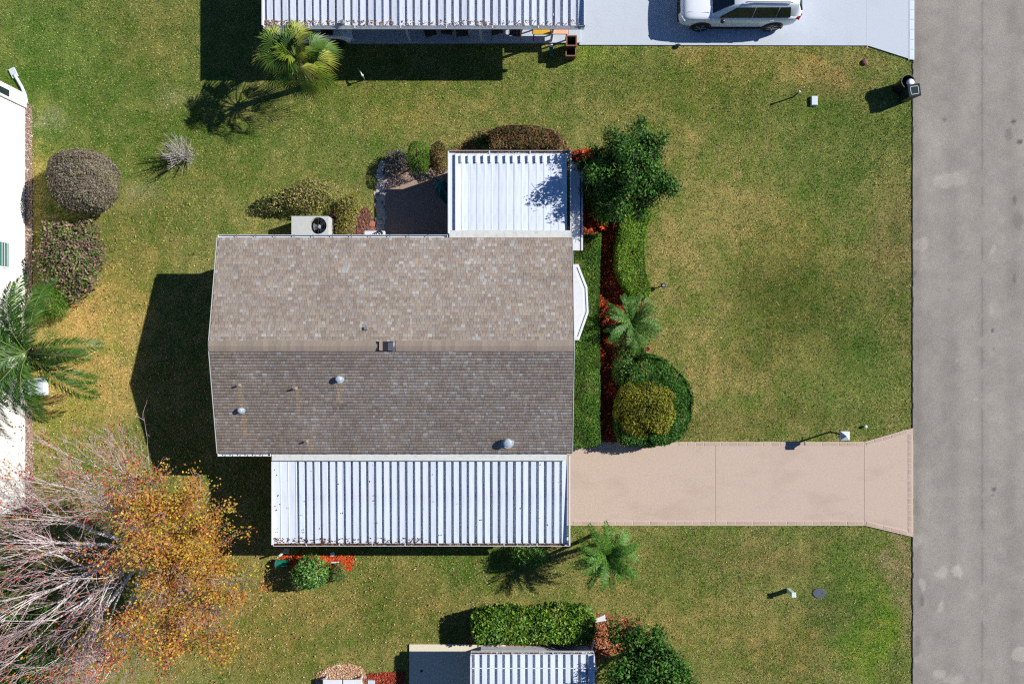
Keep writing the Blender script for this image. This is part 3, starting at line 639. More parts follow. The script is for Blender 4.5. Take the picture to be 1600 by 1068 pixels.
def pinnate(r, c, az, el, length, droop, lw, nl, cols, wid=.045, vee=.5, curl=0, fwd=.55):
    """feather frond: returns V (quads), colours, rachis points"""
    ts = np.linspace(0, 1, 14); a = az + curl * ts; e = el - droop * ts ** 1.25
    st = length / 13; d = np.stack([np.cos(e) * np.cos(a), np.cos(e) * np.sin(a), np.sin(e)], -1); pts = np.array(c) + np.concatenate([[[0, 0, 0]], np.cumsum(d[:-1] * st, 0)])
    V = []; C = []
    t = np.linspace(.05, 1, nl)
    px_ = np.stack([np.interp(t, ts, pts[:, i]) for i in range(3)], -1); dx_ = np.stack([np.interp(t, ts, d[:, i]) for i in range(3)], -1)
    side = np.stack([-np.sin(a), np.cos(a), a * 0], -1); sx_ = np.stack([np.interp(t, ts, side[:, i]) for i in range(3)], -1)
    ll = lw * np.clip(np.sin(PI * (t * .86 + .1)) ** .6, .15, 1)
    for s in (1, -1):
        dd = sx_ * s + dx_ * fwd + np.array([0, 0, 1]) * (vee * .5) + r.normal(0, .18, (nl, 3)); dd /= np.linalg.norm(dd, axis=1)[:, None]
        L = (ll * r.uniform(.85, 1.12, nl))[:, None]; tip = px_ + dd * L + np.array([0, 0, -1]) * L * .28; mid = px_ + dd * L * .5
        w_ = dx_ * wid * .5
        V.append(np.stack([px_, mid + w_, tip, mid - w_], 1).reshape(-1, 3)); c_ = mixcol(r, nl, cols, .22); C.append(np.repeat(c_, 4, 0))
    return np.concatenate(V), np.concatenate(C), pts
def palm_pinnate(name, label, base, top, nf, length, lw, cols, seed, el=(-.1, 1.1), droop=(.8, 1.5), nl=40, wid=.05, trunks=None, tr=.09, azs=None, mat='glossleaf', vee=.5, fwd=.55, group=None):
    r = np.random.default_rng(seed + 900); t = thing(name, label, 'palm', (base[0], base[1], 0), group)
    for b_, t_ in (trunks or [(base, top)]):
        m = MB(); b_, t_ = Vector(b_), Vector(t_); k = max(4, int((t_ - b_).length / .12)); pts = [b_.lerp(t_, i / k) + Vector((0, 0, 0)) for i in range(k + 1)]
        m.tube(pts, [tr * (1.25 - .35 * i / k) * (1.08 if i % 2 else .95) for i in range(k + 1)], 9); mk('trunk', m, M['brownbark'], t)
    for i in range(nf):
        az = azs[i % len(azs)] + r.normal(0, .1) if azs else 2 * PI * i / nf * 1.0 + r.normal(0, .15) + (i % 3) * .25
        e = el[0] + (el[1] - el[0]) * ((i * .618) % 1) if not azs else r.uniform(*el)
        V, C, pts = pinnate(r, top, az, e, length * r.uniform(.85, 1.1), r.uniform(*droop), lw, nl, cols, wid, vee, curl=r.normal(0, .18), fwd=fwd)
        fo = npmesh('frond', V, np.arange(len(V)).reshape(-1, 4), M[mat], t, C, off=t.location)
        m = MB().tube([tuple(p) for p in pts[::2]], [.022 * (1 - .8 * j / 6) for j in range(7)], 5); mk('stalk', m, M['yellowstalk'], fo)
    return t
M['yellowstalk'] = pm('frond_stalk', S(104, 120, 56), .6, .1)
def palm_fan(name, label, base, top, nf, pet, fr, cols, seed, tr=.12):
    r = np.random.default_rng(seed + 1300); t = thing(name, label, 'palm', (base[0], base[1], 0))
    m = MB(); b_, t_ = Vector(base), Vector(top); k = 14
    m.tube([b_.lerp(t_, i / k) for i in range(k + 1)], [tr * (1.15 if i % 2 else 1) for i in range(k + 1)], 10); mk('trunk', m, M['brownbark'], t)
    for i in range(nf):
        az = 2 * PI * i * .618 + r.normal(0, .12); e = 1.4 - 1.6 * (i / nf) + r.normal(0, .08); L = pet * r.uniform(.75, 1.15) * (1 - .45 * max(0, e - .7))
        d = np.array([math.cos(e) * math.cos(az), math.cos(e) * math.sin(az), math.sin(e)]); hub = np.array(top) + d * L + np.array([0, 0, -.1 * L]); side = np.array([-math.sin(az), math.cos(az), 0]); nrm = np.cross(d, side); nrm = nrm if nrm[2] > 0 else -nrm
        ns = 24; V = []; C = []; base_c = np.array(cols[r.integers(0, len(cols))])
        e2 = e - .45; d2 = np.array([math.cos(e2) * math.cos(az), math.cos(e2) * math.sin(az), math.sin(e2)])
        n2 = np.cross(d2, side); n2 = n2 if n2[2] > 0 else -n2
        for j in range(ns):
            a = -1.25 + 2.5 * j / (ns - 1); RL = fr * (1 - .30 * (abs(a) / 1.25) ** 2) * r.uniform(.9, 1.08)
            dj = d2 * math.cos(a) + side * math.sin(a); sj = np.cross(n2, dj); w1 = RL * .5 * (2.5 / ns) * .58; pl = .025 * (1 if j % 2 else -1)
            mid = hub + dj * RL * .55 + n2 * (.06 * RL + pl); tip = hub + dj * RL - np.array([0, 0, 1]) * RL * .32 * r.uniform(.6, 1.3)
            V += [hub, mid + sj * w1 + n2 * .03, tip, mid - sj * w1]; c_ = base_c * r.uniform(.75, 1.25)
            tipc = c_ * np.array([1.25, 1.05, .9]); C += [c_, c_, tipc, c_]
        fo = npmesh('frond', np.array(V), np.arange(4 * ns).reshape(-1, 4), M['glossleaf'], t, np.array(C), off=t.location)
        mm = MB().tube([top, tuple((np.array(top) + hub) / 2 + np.array([0, 0, .05 * L])), tuple(hub)], [.022, .017, .013], 5); mk('stalk', mm, M['yellowstalk'], fo)
    return t

# colours of the different plants (albedo)
LIME = [S(112, 148, 40), S(92, 132, 34), S(132, 160, 56), S(78, 116, 30)]
HEDGE = [S(84, 124, 40), S(66, 104, 32), S(100, 138, 50), S(58, 92, 30)]
DKGREEN = [S(58, 104, 32), S(46, 86, 28), S(74, 122, 40), S(36, 68, 26), S(88, 134, 50)]
MIDGREEN = [S(74, 118, 48), S(56, 98, 40), S(96, 136, 58), S(44, 82, 38)]
YELGREEN = [S(150, 148, 40), S(128, 134, 40), S(166, 154, 48), S(108, 116, 38), S(92, 92, 40)]
GREYBR = [S(150, 138, 122), S(126, 116, 104), S(164, 152, 134), S(122, 122, 82), S(136, 116, 104)]
DRYGR = [S(164, 160, 82), S(136, 140, 66), S(172, 162, 104), S(120, 120, 64), S(160, 146, 116)]
CROTON = [S(122, 80, 58), S(104, 70, 52), S(88, 96, 50), S(146, 102, 66), S(60, 54, 40), S(88, 98, 50)]
PINKF = [S(164, 116, 124), S(136, 94, 100), S(178, 134, 138)]

# ------------------------------------------------------------------ plants
# palms
b0 = W(463, 93, 2.3)
palm_fan('fan_palm', 'yellow-green fan palm standing against the neighbour\'s white carport edge', (b0[0] + .05, b0[1] - .1, 0), b0, 30, .95, .82, [S(132, 150, 52), S(102, 130, 46), S(84, 116, 44), S(152, 158, 66), S(72, 102, 40)], 1)
b0 = W(948, 868, 2.15)
palm_pinnate('feather_palm', 'bright green feathery palm by the south edge of the tan driveway', (b0[0] - .1, b0[1] + .1, 0), b0, 46, 1.4, .22, [S(82, 130, 40), S(64, 108, 34), S(102, 148, 54)], 2, el=(-.15, 1.25), droop=(.9, 1.5), nl=50, wid=.034,
              trunks=[((b0[0] - .22, b0[1] + .25, 0), b0), ((b0[0] + .1, b0[1] - .1, 0), (b0[0] + .05, b0[1], 2.1))], tr=.07)
b0 = W(986, 504, .95)
palm_pinnate('cycad', 'low glossy cycad with arching fronds in the red mulch bed', (b0[0], b0[1], 0), b0, 46, 1.25, .18, [S(66, 112, 38), S(82, 128, 48), S(52, 94, 34), S(104, 144, 64)], 3, el=(.05, 1.0), droop=(.7, 1.1), nl=40, wid=.042, tr=.13, fwd=.7)
b0 = W(44, 552, 3.1)
palm_pinnate('queen_palm', 'tall palm with long drooping feather fronds against the cream house', (b0[0] + .1, b0[1], 0), b0, 21, 3.1, .54, [S(70, 108, 34), S(52, 88, 30), S(88, 120, 42), S(42, 72, 28)], 4, el=(.15, 1.15), droop=(1.2, 1.9), nl=120, wid=.04, tr=.14, vee=.2,
              azs=[.12, -.70, 1.15, 2.2, -1.5, 1.6, 2.9, 3.6, 4.2, -1.9, 2.5, 1.9], fwd=1.0)
# shrubs and hedges around the main house
shrub('round_shrub', 'grey-brown clipped ball shrub beside the cream house wall', 'shrub', 133, 283, 50, 48, 2.05, GREYBR, 26000, .07, .10, .22, box=.86, seed=1, tonef=.25, mat='dryleaf')
shrub('flowering_shrub', 'loose green shrub with pink flowers by the cream house wall', 'shrub', 104, 403, 50, 52, 1.3, [S(108, 132, 62), S(86, 114, 54), S(130, 146, 76), S(72, 98, 48), S(122, 126, 74), S(96, 110, 60), S(150, 128, 112)] + PINKF, 4600, .12, .35, .5, seed=2, blobs=[(0, .1, .1, .7), (-.4, -.2, 0, .6), (.4, .3, -.1, .6), (.45, -.5, -.2, .5), (-.3, .65, 0, .5), (.15, -.9, -.3, .42), (.75, .1, -.4, .42), (.5, .8, -.4, .4)])
shrub('grassy_clump', 'soft green grassy clump above the tall palm by the flowering shrub', 'shrub', 82, 474, 24, 26, 1.0, HEDGE + LIME[:1], 2600, .16, .3, .4, seed=41, asp=.14)
shrub('leafy_shrub', 'dark green leafy shrub under the bare autumn tree', 'shrub', 25, 1018, 62, 70, 1.8, DKGREEN + MIDGREEN, 7000, .12, .3, .45, seed=3, blobs=[(0, 0, 0, .8), (.6, -.4, -.2, .6), (-.4, .6, -.1, .6), (.3, .6, -.3, .5), (-.7, -.4, -.1, .7)])
shrub('dry_shrub', 'olive straggly shrub with dry twigs behind the air conditioner', 'shrub', 482, 306, 46, 30, 1.0, DRYGR, 4200, .075, .3, .5, seed=4, blobs=[(0, 0, .1, .75), (-.55, -.15, 0, .6), (.5, .1, 0, .6), (.1, .4, -.1, .55)], mat='dryleaf')
shrub('dry_shrub', 'olive shrub between the air conditioner and the stone border', 'shrub', 544, 338, 24, 32, .8, DRYGR + YELGREEN[:2], 3200, .07, .3, .5, seed=5, blobs=[(0, .3, 0, .75), (-.1, -.5, 0, .65), (.4, .7, -.1, .5)], mat='dryleaf')
shrub('dry_shrub', 'small dark straggly shrub left of the olive shrubs', 'shrub', 428, 318, 24, 15, .6, DRYGR + DKGREEN[:2], 1100, .08, .3, .5, seed=6)
shrub('column_shrub', 'bright green clipped column shrub at the patio corner', 'shrub', 655, 247, 16, 23, 1.6, HEDGE + LIME[:2], 4600, .05, .03, .12, box=.72, seed=7, zc=.8)
shrub('grey_shrub', 'grey leafy shrub at the head of the stone border', 'shrub', 620, 253, 18, 19, .7, [S(140, 128, 130), S(112, 104, 104), S(160, 152, 146), S(96, 92, 80)], 1500, .08, .3, .5, seed=8, mat='dryleaf')
shrub('croton_shrub', 'reddish brown shrub between the column shrub and screen room', 'shrub', 686, 247, 15, 25, .9, CROTON, 1800, .08, .25, .4, seed=9)
clipped('croton_hedge', 'reddish brown clipped hedge behind the screen room roof', 'hedge', [W(a, b, .9)[:2] for a, b in ((764, 206), (785, 197), (835, 196), (862, 204), (874, 216), (872, 233), (766, 233))], 1.0, CROTON, 700, .075, seed=1, wav=.1)
shrub('green_shrub', 'low green shrub left of the reddish hedge', 'shrub', 756, 222, 14, 12, .6, MIDGREEN, 900, .08, .3, .4, seed=31)
clipped('low_hedge', 'long narrow clipped hedge along the front wall by the driveway', 'hedge', [W(a, b, .8)[:2] for a, b in ((893, 532), (937, 505), (937, 600), (938, 692), (930, 698), (893, 700))], .85, HEDGE, 820, .065, seed=2, wav=.04, edge=.16)
clipped('low_hedge', 'short clipped hedge at the bay window beside the mulch', 'hedge', [W(a, b, .8)[:2] for a, b in ((905, 368), (939, 364), (937, 420), (936, 504), (893, 531), (893, 395))], .85, HEDGE, 820, .065, seed=3, wav=.04, edge=.16)
clipped('curved_hedge', 'curved bright green clipped hedge on the lawn side of the mulch', 'hedge', [W(a, b, .7)[:2] for a, b in ((968, 352), (985, 322), (1004, 318), (1020, 332), (1012, 352), (1006, 385), (1009, 420), (1017, 450), (1013, 466), (988, 463), (972, 445), (963, 420), (962, 385))], .72, LIME, 860, .07, seed=4, wav=.07, edge=.18)
clipped('ring_hedge', 'dark green clipped hedge wrapped around the yellow-green ball shrub', 'hedge', [W(a, b, .8)[:2] for a, b in ((985, 572), (1010, 556), (1040, 562), (1066, 588), (1080, 622), (1078, 655), (1062, 684), (1040, 694), (1000, 696), (970, 690), (962, 660), (966, 620))], 1.15, DKGREEN, 700, .085, seed=5, wav=.2, edge=.6)
shrub('ball_shrub', 'large yellow-green clipped ball shrub near the driveway', 'shrub', 1009, 637, 46, 46, 1.55, YELGREEN, 12000, .08, .13, .28, box=.85, seed=10, zc=.95, tonef=.6)
shrub('soft_shrub', 'pale green soft shrub between the cycad and the ring hedge', 'shrub', 974, 580, 17, 30, .9, [S(92, 128, 62), S(76, 112, 52), S(110, 142, 76)], 2000, .08, .25, .4, seed=11)
shrub('dark_shrub', 'dark green shrub in the shade below the cycad', 'shrub', 985, 548, 26, 15, .6, DKGREEN, 1300, .08, .25, .4, seed=12)
shrub('small_shrub', 'small round dark shrub in the mulch left of the cycad', 'shrub', 956, 517, 11, 10, .4, DKGREEN + GREYBR[:1], 700, .06, .2, .3, seed=13)
shrub('ti_plant', 'red leaved plant in shaded mulch left of the ball shrub', 'shrub', 957, 609, 12, 14, .55, [S(190, 80, 62), S(160, 56, 50), S(120, 44, 40)], 420, .17, .3, .6, seed=14, asp=.25)
shrub('leafy_bush', 'light green leafy bush at the left corner of the carport', 'shrub', 485, 893, 27, 25, 1.35, [S(104, 150, 70), S(84, 130, 56), S(130, 170, 92), S(64, 106, 46)], 2300, .12, .22, .45, seed=15)
shrub('round_bush', 'small round bush right of the light green leafy bush', 'shrub', 528, 893, 12, 14, .6, [S(94, 122, 54), S(76, 100, 46), S(120, 144, 80)], 1300, .06, .08, .2, seed=16)
shrub('leafy_bush', 'green bush half hidden under the carport\'s south edge', 'shrub', 826, 868, 28, 16, 1.0, [S(96, 140, 60), S(76, 120, 48), S(120, 158, 78)], 1800, .11, .25, .45, seed=17)
clipped('hedge', 'thick bright green hedge beside the south neighbour\'s roof', 'hedge', [W(a, b, 1.0)[:2] for a, b in ((740, 968), (765, 961), (830, 960), (880, 957), (915, 956), (927, 965), (929, 990), (920, 1003), (860, 1004), (742, 1003))], 1.15, LIME + [S(64, 100, 30), S(50, 84, 28)], 520, .13, seed=6, wav=.14, edge=.22, mat='glossleaf', asp=.6)
# bromeliads
def spiky(label, px, py, rad, cols, seed, n=34, name='bromeliad'):
    r = np.random.default_rng(seed + 50); x, y, _ = W(px, py, .25); t = thing(name, label, 'plant', (x, y, 0)); a = r.uniform(0, 2 * PI, n); e = r.uniform(.15, 1.2, n); L = rad * r.uniform(.7, 1.15, n)
    d = np.stack([np.cos(e) * np.cos(a), np.cos(e) * np.sin(a), np.sin(e)], -1); s = np.stack([-np.sin(a), np.cos(a), a * 0], -1); c = np.array([x, y, .12])
    V = np.stack([c + s * .02, c + d * L[:, None] * .6 + s * .035, c + d * L[:, None] - np.array([0, 0, .2]) * L[:, None], c + d * L[:, None] * .6 - s * .035], 1).reshape(-1, 3)
    npmesh('leaves', V, np.arange(4 * n).reshape(-1, 4), M['leaf'], t, np.repeat(mixcol(r, n, cols), 4, 0), off=t.location)
    mk('stem', MB().tube([(x, y, 0), (x, y, .16)], [.05, .04], 8), M['brownbark'], t)
OR = [S(226, 92, 52), S(206, 70, 40), S(236, 130, 84)]
spiky('orange bromeliad at the north-east corner of the screen room', 916, 240, .36, OR, 1, 60)
spiky('small red bromeliad beside the white side awning', 905, 249, .2, [S(190, 60, 44), S(160, 44, 38)], 2)
spiky('red bromeliad showing under the big dark tree', 960, 330, .42, [S(170, 60, 50), S(140, 44, 40), S(196, 96, 76)], 3, 60)
spiky('orange bromeliad at the shaded top of the mulch path', 944, 352, .28, OR, 4)
spiky('tiny red bromeliad in the shade by the awning corner', 923, 347, .16, [S(190, 70, 50)], 5)
spiky('pink bromeliad showing through the big dark tree', 984, 315, .3, [S(206, 130, 104), S(180, 100, 84)], 6)
spiky('silver grey rosette plant beside the folded green umbrella', 686, 283, .34, [S(196, 206, 188), S(170, 186, 164)], 7, 46, 'rosette_plant')

# twiggy bare shrub with its own shadow
def bare(label, px, py, rad, h, seed):
    r = random.Random(seed); x, y, _ = W(px, py, 0); t = thing('bare_shrub', label, 'shrub', (x, y, 0)); m = MB()
    for i in range(90):
        a = r.uniform(0, 2 * PI); e = r.uniform(.5, 1.45); L = h * r.uniform(.6, 1.1) / max(.5, math.sin(e)); b = Vector((x + r.uniform(-.05, .05), y + r.uniform(-.05, .05), 0)); d = Vector((math.cos(e) * math.cos(a), math.cos(e) * math.sin(a), math.sin(e))) * min(L, rad / max(.2, math.cos(e)) if math.cos(e) > .2 else L)
        p1 = b + d * .5; m.tube([b, p1, b + d + Vector((r.uniform(-.08, .08), r.uniform(-.08, .08), 0))], [.010, .008, .005], 4, False)
        for k in range(3):
            f = r.uniform(.4, .9); q = b + d * f; m.tube([q, q + Vector((r.gauss(0, .12), r.gauss(0, .12), r.uniform(.05, .25)))], [.007, .004], 3, False)
    mk('twigs', m, M['greytwig'], t)
    mk('stem', MB().tube([(x, y, 0), (x + .02, y, .2)], [.05, .04], 7), M['greytwig'], t)
bare('grey leafless shrub standing alone on the back lawn', 291, 246, .75, 1.25, 4)

# broadleaf trees
def tree(name, label, x, y, rx, ry, h, cols, seed, nb=26, nl=420, L=.13, zlow=.8, mat='leaf', spread=.85, bs=.42):
    r = np.random.default_rng(seed + 2000); t = thing(name, label, 'tree', (x, y, 0)); mb = MB()
    mb.tube([(x, y, 0), (x + .05, y - .03, h * .2), (x, y, h * .36)], [.13, .11, .09], 9); Ps = []
    for i in range(nb):
        j = i % 4
        if j == 0:
            a0 = 2 * PI * (i // 4) * .381966 + r.normal(0, .15); e0 = r.uniform(-.1, .75) if i > 8 else 1.2; reach = r.uniform(.72, 1.18)
        aa = a0 + r.normal(0, .10); f = (.34, .58, .82, 1.04)[j] * reach * spread * 1.12
        c = Vector((x + math.cos(aa) * math.cos(e0) * rx * f, y + math.sin(aa) * math.cos(e0) * ry * f, zlow + (h - zlow) * .42 + math.sin(e0) * (h - zlow) * .5 * f - .12 * j * (e0 < .4)))
        s = bs * (1.0, .74, .52, .33)[j] * r.uniform(.85, 1.2); Ps.append(blob(r, c, (rx * s, ry * s, (h - zlow) * .24 * s / bs), int(nl * (1.15, .9, .6, .34)[j]), .5, .8, zmin=-.7, k=3.5)); st = Vector((x, y, h * r.uniform(.2, .36)))
        mb.tube([st, st.lerp(c, .5) + Vector((0, 0, .15)), c], [.045, .03, .012], 6)
        for k in range(3):
            e = c + Vector((r.normal(0, rx * .15), r.normal(0, ry * .15), r.normal(0, .15))); mb.tube([c, e], [.012, .005], 4, False)
    mk('trunk', mb, M['brownbark'], t)
    P = np.concatenate([a[0] for a in Ps]); N = np.concatenate([a[1] for a in Ps]); T = np.concatenate([a[2] for a in Ps]); P[:, 2] = np.maximum(P[:, 2], .1)
    foliage('crown', t, P, N, T, r, cols, L, M[mat], tonef=.45, outw=.4)
    return t
shrub('shade_shrub', 'dark green shrub squeezed between the white awning and big tree', 'shrub', 928, 292, 18, 46, .95, DKGREEN, 3600, .09, .3, .4, seed=33)
shrub('shade_shrub', 'dark green shrub in the shade at the mulch path top', 'shrub', 950, 322, 26, 24, .8, DKGREEN + MIDGREEN[:1], 2400, .09, .3, .4, seed=34)
p = W(982, 270, 2.6); tree('leafy_tree', 'dark green broadleaf tree between the screen room and front lawn', p[0], p[1], 1.9, 2.1, 4.6, DKGREEN + MIDGREEN, 1, nb=76, nl=560, L=.125, spread=.78)
p = W(1016, 1046, 1.9); tree('leafy_tree', 'glossy dark green tree right of the south neighbour\'s roof', p[0] - .05, p[1], 2.2, 2.0, 3.9, DKGREEN + MIDGREEN[:2], 2, nb=64, nl=520, L=.145, mat='leaf', spread=.8)

# autumn tree: bare pale limbs to the west, orange leaves to the east
tx, ty = -14.7, -8.35
at = thing('autumn_tree', 'large half bare tree with orange and yellow leaves behind the house', 'tree', (tx, ty, 0))
rr = random.Random(21); tips = []
mb = MB().tube([(tx, ty, 0), (tx + .05, ty, .7), (tx - .02, ty - .02, 1.4), (tx - .05, ty, 1.9)], [.24, .19, .17, .15], 10); mk('trunk', mb, M['bark'], at)
def grow(m, p, d, L, r0, lev, bend=.06):
    n = 5 if lev < 2 else 3; pts = [p]; rad = [r0]; q = p.copy(); dd = d.copy(); nodes = []
    for i in range(n):
        dd = (dd + Vector((rr.gauss(0, bend), rr.gauss(0, bend), rr.gauss(0, bend * .6) + .05))).normalized(); q = q + dd * (L / n); pts.append(q.copy()); rad.append(r0 * (1 - .62 * (i + 1) / n)); nodes.append((q.copy(), dd.copy(), rad[-1]))
    (m if lev < 3 else TW).tube(pts, rad, 6 if lev < 2 else (4 if lev < 3 else 3), False)
    if lev >= 2: tips.append((pts[-1], lev)); tips.append((pts[-2], lev))
    if lev < 4:
        nb = (6, 5, 4, 3)[lev]
        for k in range(nb):
            i = min(n - 1, int((.25 + .75 * (k + rr.random()) / nb) * n)); b, bd, br = nodes[i]
            a = rr.uniform(.22, .62); ax = bd.cross(Vector((rr.gauss(0, 1), rr.gauss(0, 1), rr.gauss(0, 1)))).normalized(); nd_ = Matrix.Rotation(a, 3, ax) @ bd
            nd_.z = nd_.z * .75 + .12; nd_.normalize(); grow(m, b, nd_, L * rr.uniform(.46, .66), max(.0075, br * .60), lev + 1, bend * 1.25)
limbs = [(.15, .75, 3.5), (.75, .75, 4.0), (1.0, .7, 3.9), (1.3, .8, 3.5), (1.62, .62, 4.0), (-.4, .5, 3.7), (-.05, .5, 3.4), (.45, .55, 4.0), (1.75, .8, 4.1), (2.3, .72, 4.3), (2.8, .6, 4.2), (3.3, .7, 4.2), (3.8, .62, 4.3), (4.35, .75, 3.9), (4.85, .55, 4.0), (5.35, .7, 3.7), (5.85, .6, 3.9), (.4, 1.25, 3.6), (2.9, 1.2, 3.8)]
for i, (a, e, L) in enumerate(limbs):
    m = MB(); TW = MB(); st = Vector((tx - .04, ty, 1.2 + (i % 4) * .22)); grow(m, st, Vector((math.cos(e) * math.cos(a), math.cos(e) * math.sin(a), math.sin(e))), L * .9, .085, 0); bo_ = mk('branch', m, M['bark'], at); mk('twigs', TW, M['pinktwig'], bo_)['kind'] = 'stuff'
r = np.random.default_rng(77); P = []; C = []
OG = [S(206, 156, 70), S(216, 172, 84), S(186, 158, 84), S(196, 112, 52), S(176, 134, 60), S(200, 126, 64), S(150, 132, 54), S(168, 108, 62)]; RD = [S(190, 76, 60), S(170, 66, 70), S(206, 96, 66)]; YG = [S(206, 180, 52), S(170, 160, 56)]
cand = [(q, l) for q, l in tips]
for q, l in cand:
    east = (q.x + 13.5) / 3.3 - max(0, abs(q.y + 7.3) - 2.7) * .42 + rr.gauss(0, .10)
    cl = float(fbm(np.array([q.x * 1.5 + q.z]), np.array([q.y * 1.5 - q.z * .7]), 2)[0]); clump = 1 / (1 + math.exp(-(cl - .57) * 26))
    pr_ = (1 / (1 + math.exp(-(east - .12) * 9))) * clump * 1.5; low = q.z < 3.2
    k = 0
    if rr.random() < pr_ * .62: k = rr.randint(7, 16)
    elif rr.random() < (.07 if not low else .22) * clump * 1.7: k = rr.randint(3, 7)
    if k:
        pal = OG if rr.random() < (.85 if east > .05 else .35) else (RD if east < .3 else YG); c_ = pal[rr.randrange(len(pal))]
        for j in range(k): P.append((q.x + rr.gauss(0, .15), q.y + rr.gauss(0, .15), q.z + rr.gauss(0, .15))); C.append(c_)
P = np.array(P); C = np.array(C); n = len(P); N = np.tile([0, 0, 1.0], (n, 1)); V = leaf_quads(r, P, N, .082, .7, .4, 1.0)
lf = npmesh('leaves', V, np.arange(4 * n).reshape(-1, 4), M['dryleaf'], at, np.repeat(C * r.uniform(.7, 1.25, (n, 1)), 4, 0), off=at.location)
print('autumn leaves', n, 'tips', len(tips))

# ------------------------------------------------------------------ north neighbour: carport house
nh = thing('neighbour_house', 'north neighbour house with striped white metal carport roof and porch', 'house', (-4, 15, 0))
z0 = 2.42; nx0, nx1 = W(411, 0, z0)[0], W(913, 0, z0)[0]; nyL = W(0, 40, z0)[1]
fr = mk('carport_frame', MB().box(((nx0 + nx1) / 2, nyL + .2, z0 - .24), (nx1 - nx0 - .1, .1, .12)).box(((nx0 + nx1) / 2, nyL + 3, z0 - .2), (nx1 - nx0 - .1, .1, .12)), M['white'], nh)
corrugated(fr, nx0 + .05, nx1 - .03, nyL + 4.4, nyL, z0 + .14, z0, .302, .12, M['panel_old'])
mk('side_fascia', MB().box((nx0 + .02, nyL + 2.2, z0 + .03), (.05, 4.5, .22)), M['white'], nh); mk('side_fascia', MB().box((nx1, nyL + 2.2, z0 + .03), (.05, 4.5, .24)), M['white'], nh)
gutter(nx0, nx1, nyL, z0 - .01, -1, nh, strap=1.75, wid=.11)
litter('leaf_litter', nx0 + .05, nx1 - .1, nyL + .1, z0 + .012, .1, 500, [S(190, 160, 130), S(150, 110, 80), S(170, 140, 110)], 9, nh)
mk('porch_floor', MB().prism([(-10.2, 12.66), (2.9, 12.66), (2.9, 17), (-10.2, 17)], -.02, .1), M['bluedrive'], nh)
mk('wall', MB().box(((nx0 + nx1) / 2 - .5, 16.6, 1.3), (nx1 - nx0 - 1.4, 3.4, 2.6)), M['siding'], nh)
for a, b in (((636, 45), (641, 70)), ((751, 45), (752, 67)), ((863, 45), (861, 70)), ((553, 45), (553, 68))):
    x = W(b[0], b[1])[0]; mk('post', MB().box((x, 12.75, 1.2), (.09, .09, 2.4)), M['white'], nh)
mk('roof_vent', MB().lathe((W(536, 40, 2.5)[0], nyL + .06, z0 + .02), [(.06, 0), (.06, .1), (.1, .1), (.09, .16), (.03, .18)], 12), M['steel'], nh)
# things on the porch
def chair(label, x, y, rz, mat, group='patio chairs on the porch'):
    t = thing('patio_chair', label, 'chair', (x, y, .1), group, rz)
    mk('seat', MB().box((0, 0, .42), (.5, .48, .05)), mat, t, local=True, bevel=.015); mk('backrest', MB().box((0, .24, .74), (.5, .04, .56), M=Matrix.Rotation(-.15, 3, 'X')), mat, t, local=True, bevel=.015)
    for a in (-1, 1):
        mk('armrest', MB().tube([(a * .26, .22, .62), (a * .26, -.2, .62), (a * .26, -.24, .5)], .018, 6), M['steel'], t, local=True)
        for b in (-1, 1): mk('leg', MB().tube([(a * .24, b * .21, .42), (a * .26, b * .25, 0)], .016, 6), M['steel'], t, local=True)
for i, (px, l) in enumerate(((672, 'brown patio chair just right of the first white porch post'), (700, 'brown patio chair in the middle of the porch row'), (722, 'brown patio chair left of the centre porch post'), (775, 'brown patio chair right of the centre porch post'), (806, 'brown patio chair nearest the mustard cloth on the porch'))):
    x = W(px, 58, .4)[0]; chair(l, x, 12.98 + .08 * (i % 2), (.3, -.2, .1, .25, -.15)[i], M['wicker'])
tb = thing('porch_table', 'small table with mustard and salmon cloths under the roof edge', 'table', (W(860, 50, .8)[0], 12.98, .1))
mk('tabletop', MB().box((0, 0, .7), (1.5, .55, .04)), M['brownwood'], tb, local=True)
for a in (-1, 1):
    for b in (-1, 1): mk('leg', MB().box((a * .68, b * .22, .34), (.05, .05, .68)), M['brownwood'], tb, local=True)
tag(mk('mustard_cloth', MB().box((tb.location.x - .38, 12.96, .845), (.7, .6, .05)), M['yellow'], bevel=.02, org=(tb.location.x - .38, 12.96, .82)), 'mustard yellow cloth lying on the porch table', 'cloth')
tag(mk('salmon_cloth', MB().box((tb.location.x + .36, 12.96, .85), (.72, .58, .06)), M['pink'], bevel=.02, org=(tb.location.x + .36, 12.96, .82)), 'salmon pink cloth lying on the porch table', 'cloth')
for (px, py, zt, l) in ((893, 64, .8, 'tall brown wicker basket at the porch corner under the roof'), (892, 80, .55, 'low brown wicker basket on the grass at the porch corner')):
    x, y, _ = W(px, py, zt); b = thing('wicker_basket', l, 'basket', (x, y, 0))
    mk('body', MB().loft([[(sx * a, sy * a, z) for sx, sy in ((-1, -1), (1, -1), (1, 1), (-1, 1))] for a, z in ((.17, 0), (.20, zt), (.17, zt), (.14, .1))]), M['wicker'], b, local=True)
    mk('rim', MB().box((0, .2, zt), (.44, .05, .05)).box((0, -.2, zt), (.44, .05, .05)).box((.2, 0, zt), (.05, .35, .05)).box((-.2, 0, zt), (.05, .35, .05)), M['brownwood'], b, local=True)
    for k in range(3): mk('slat', MB().box((.2, -.12 + .12 * k, zt * .55), (.03, .05, zt * .8)), M['brownwood'], b, local=True)
x, y, _ = W(861, 82, .15); t = thing('green_post', 'short teal green post with white cap beside the porch', 'post', (x, y, 0))
mk('shaft', MB().box((0, 0, .16), (.15, .32, .32)), M['teal'], t, local=True, bevel=.015); mk('cap', MB().box((0, .22, .33), (.13, .14, .03)), M['white'], t, local=True)
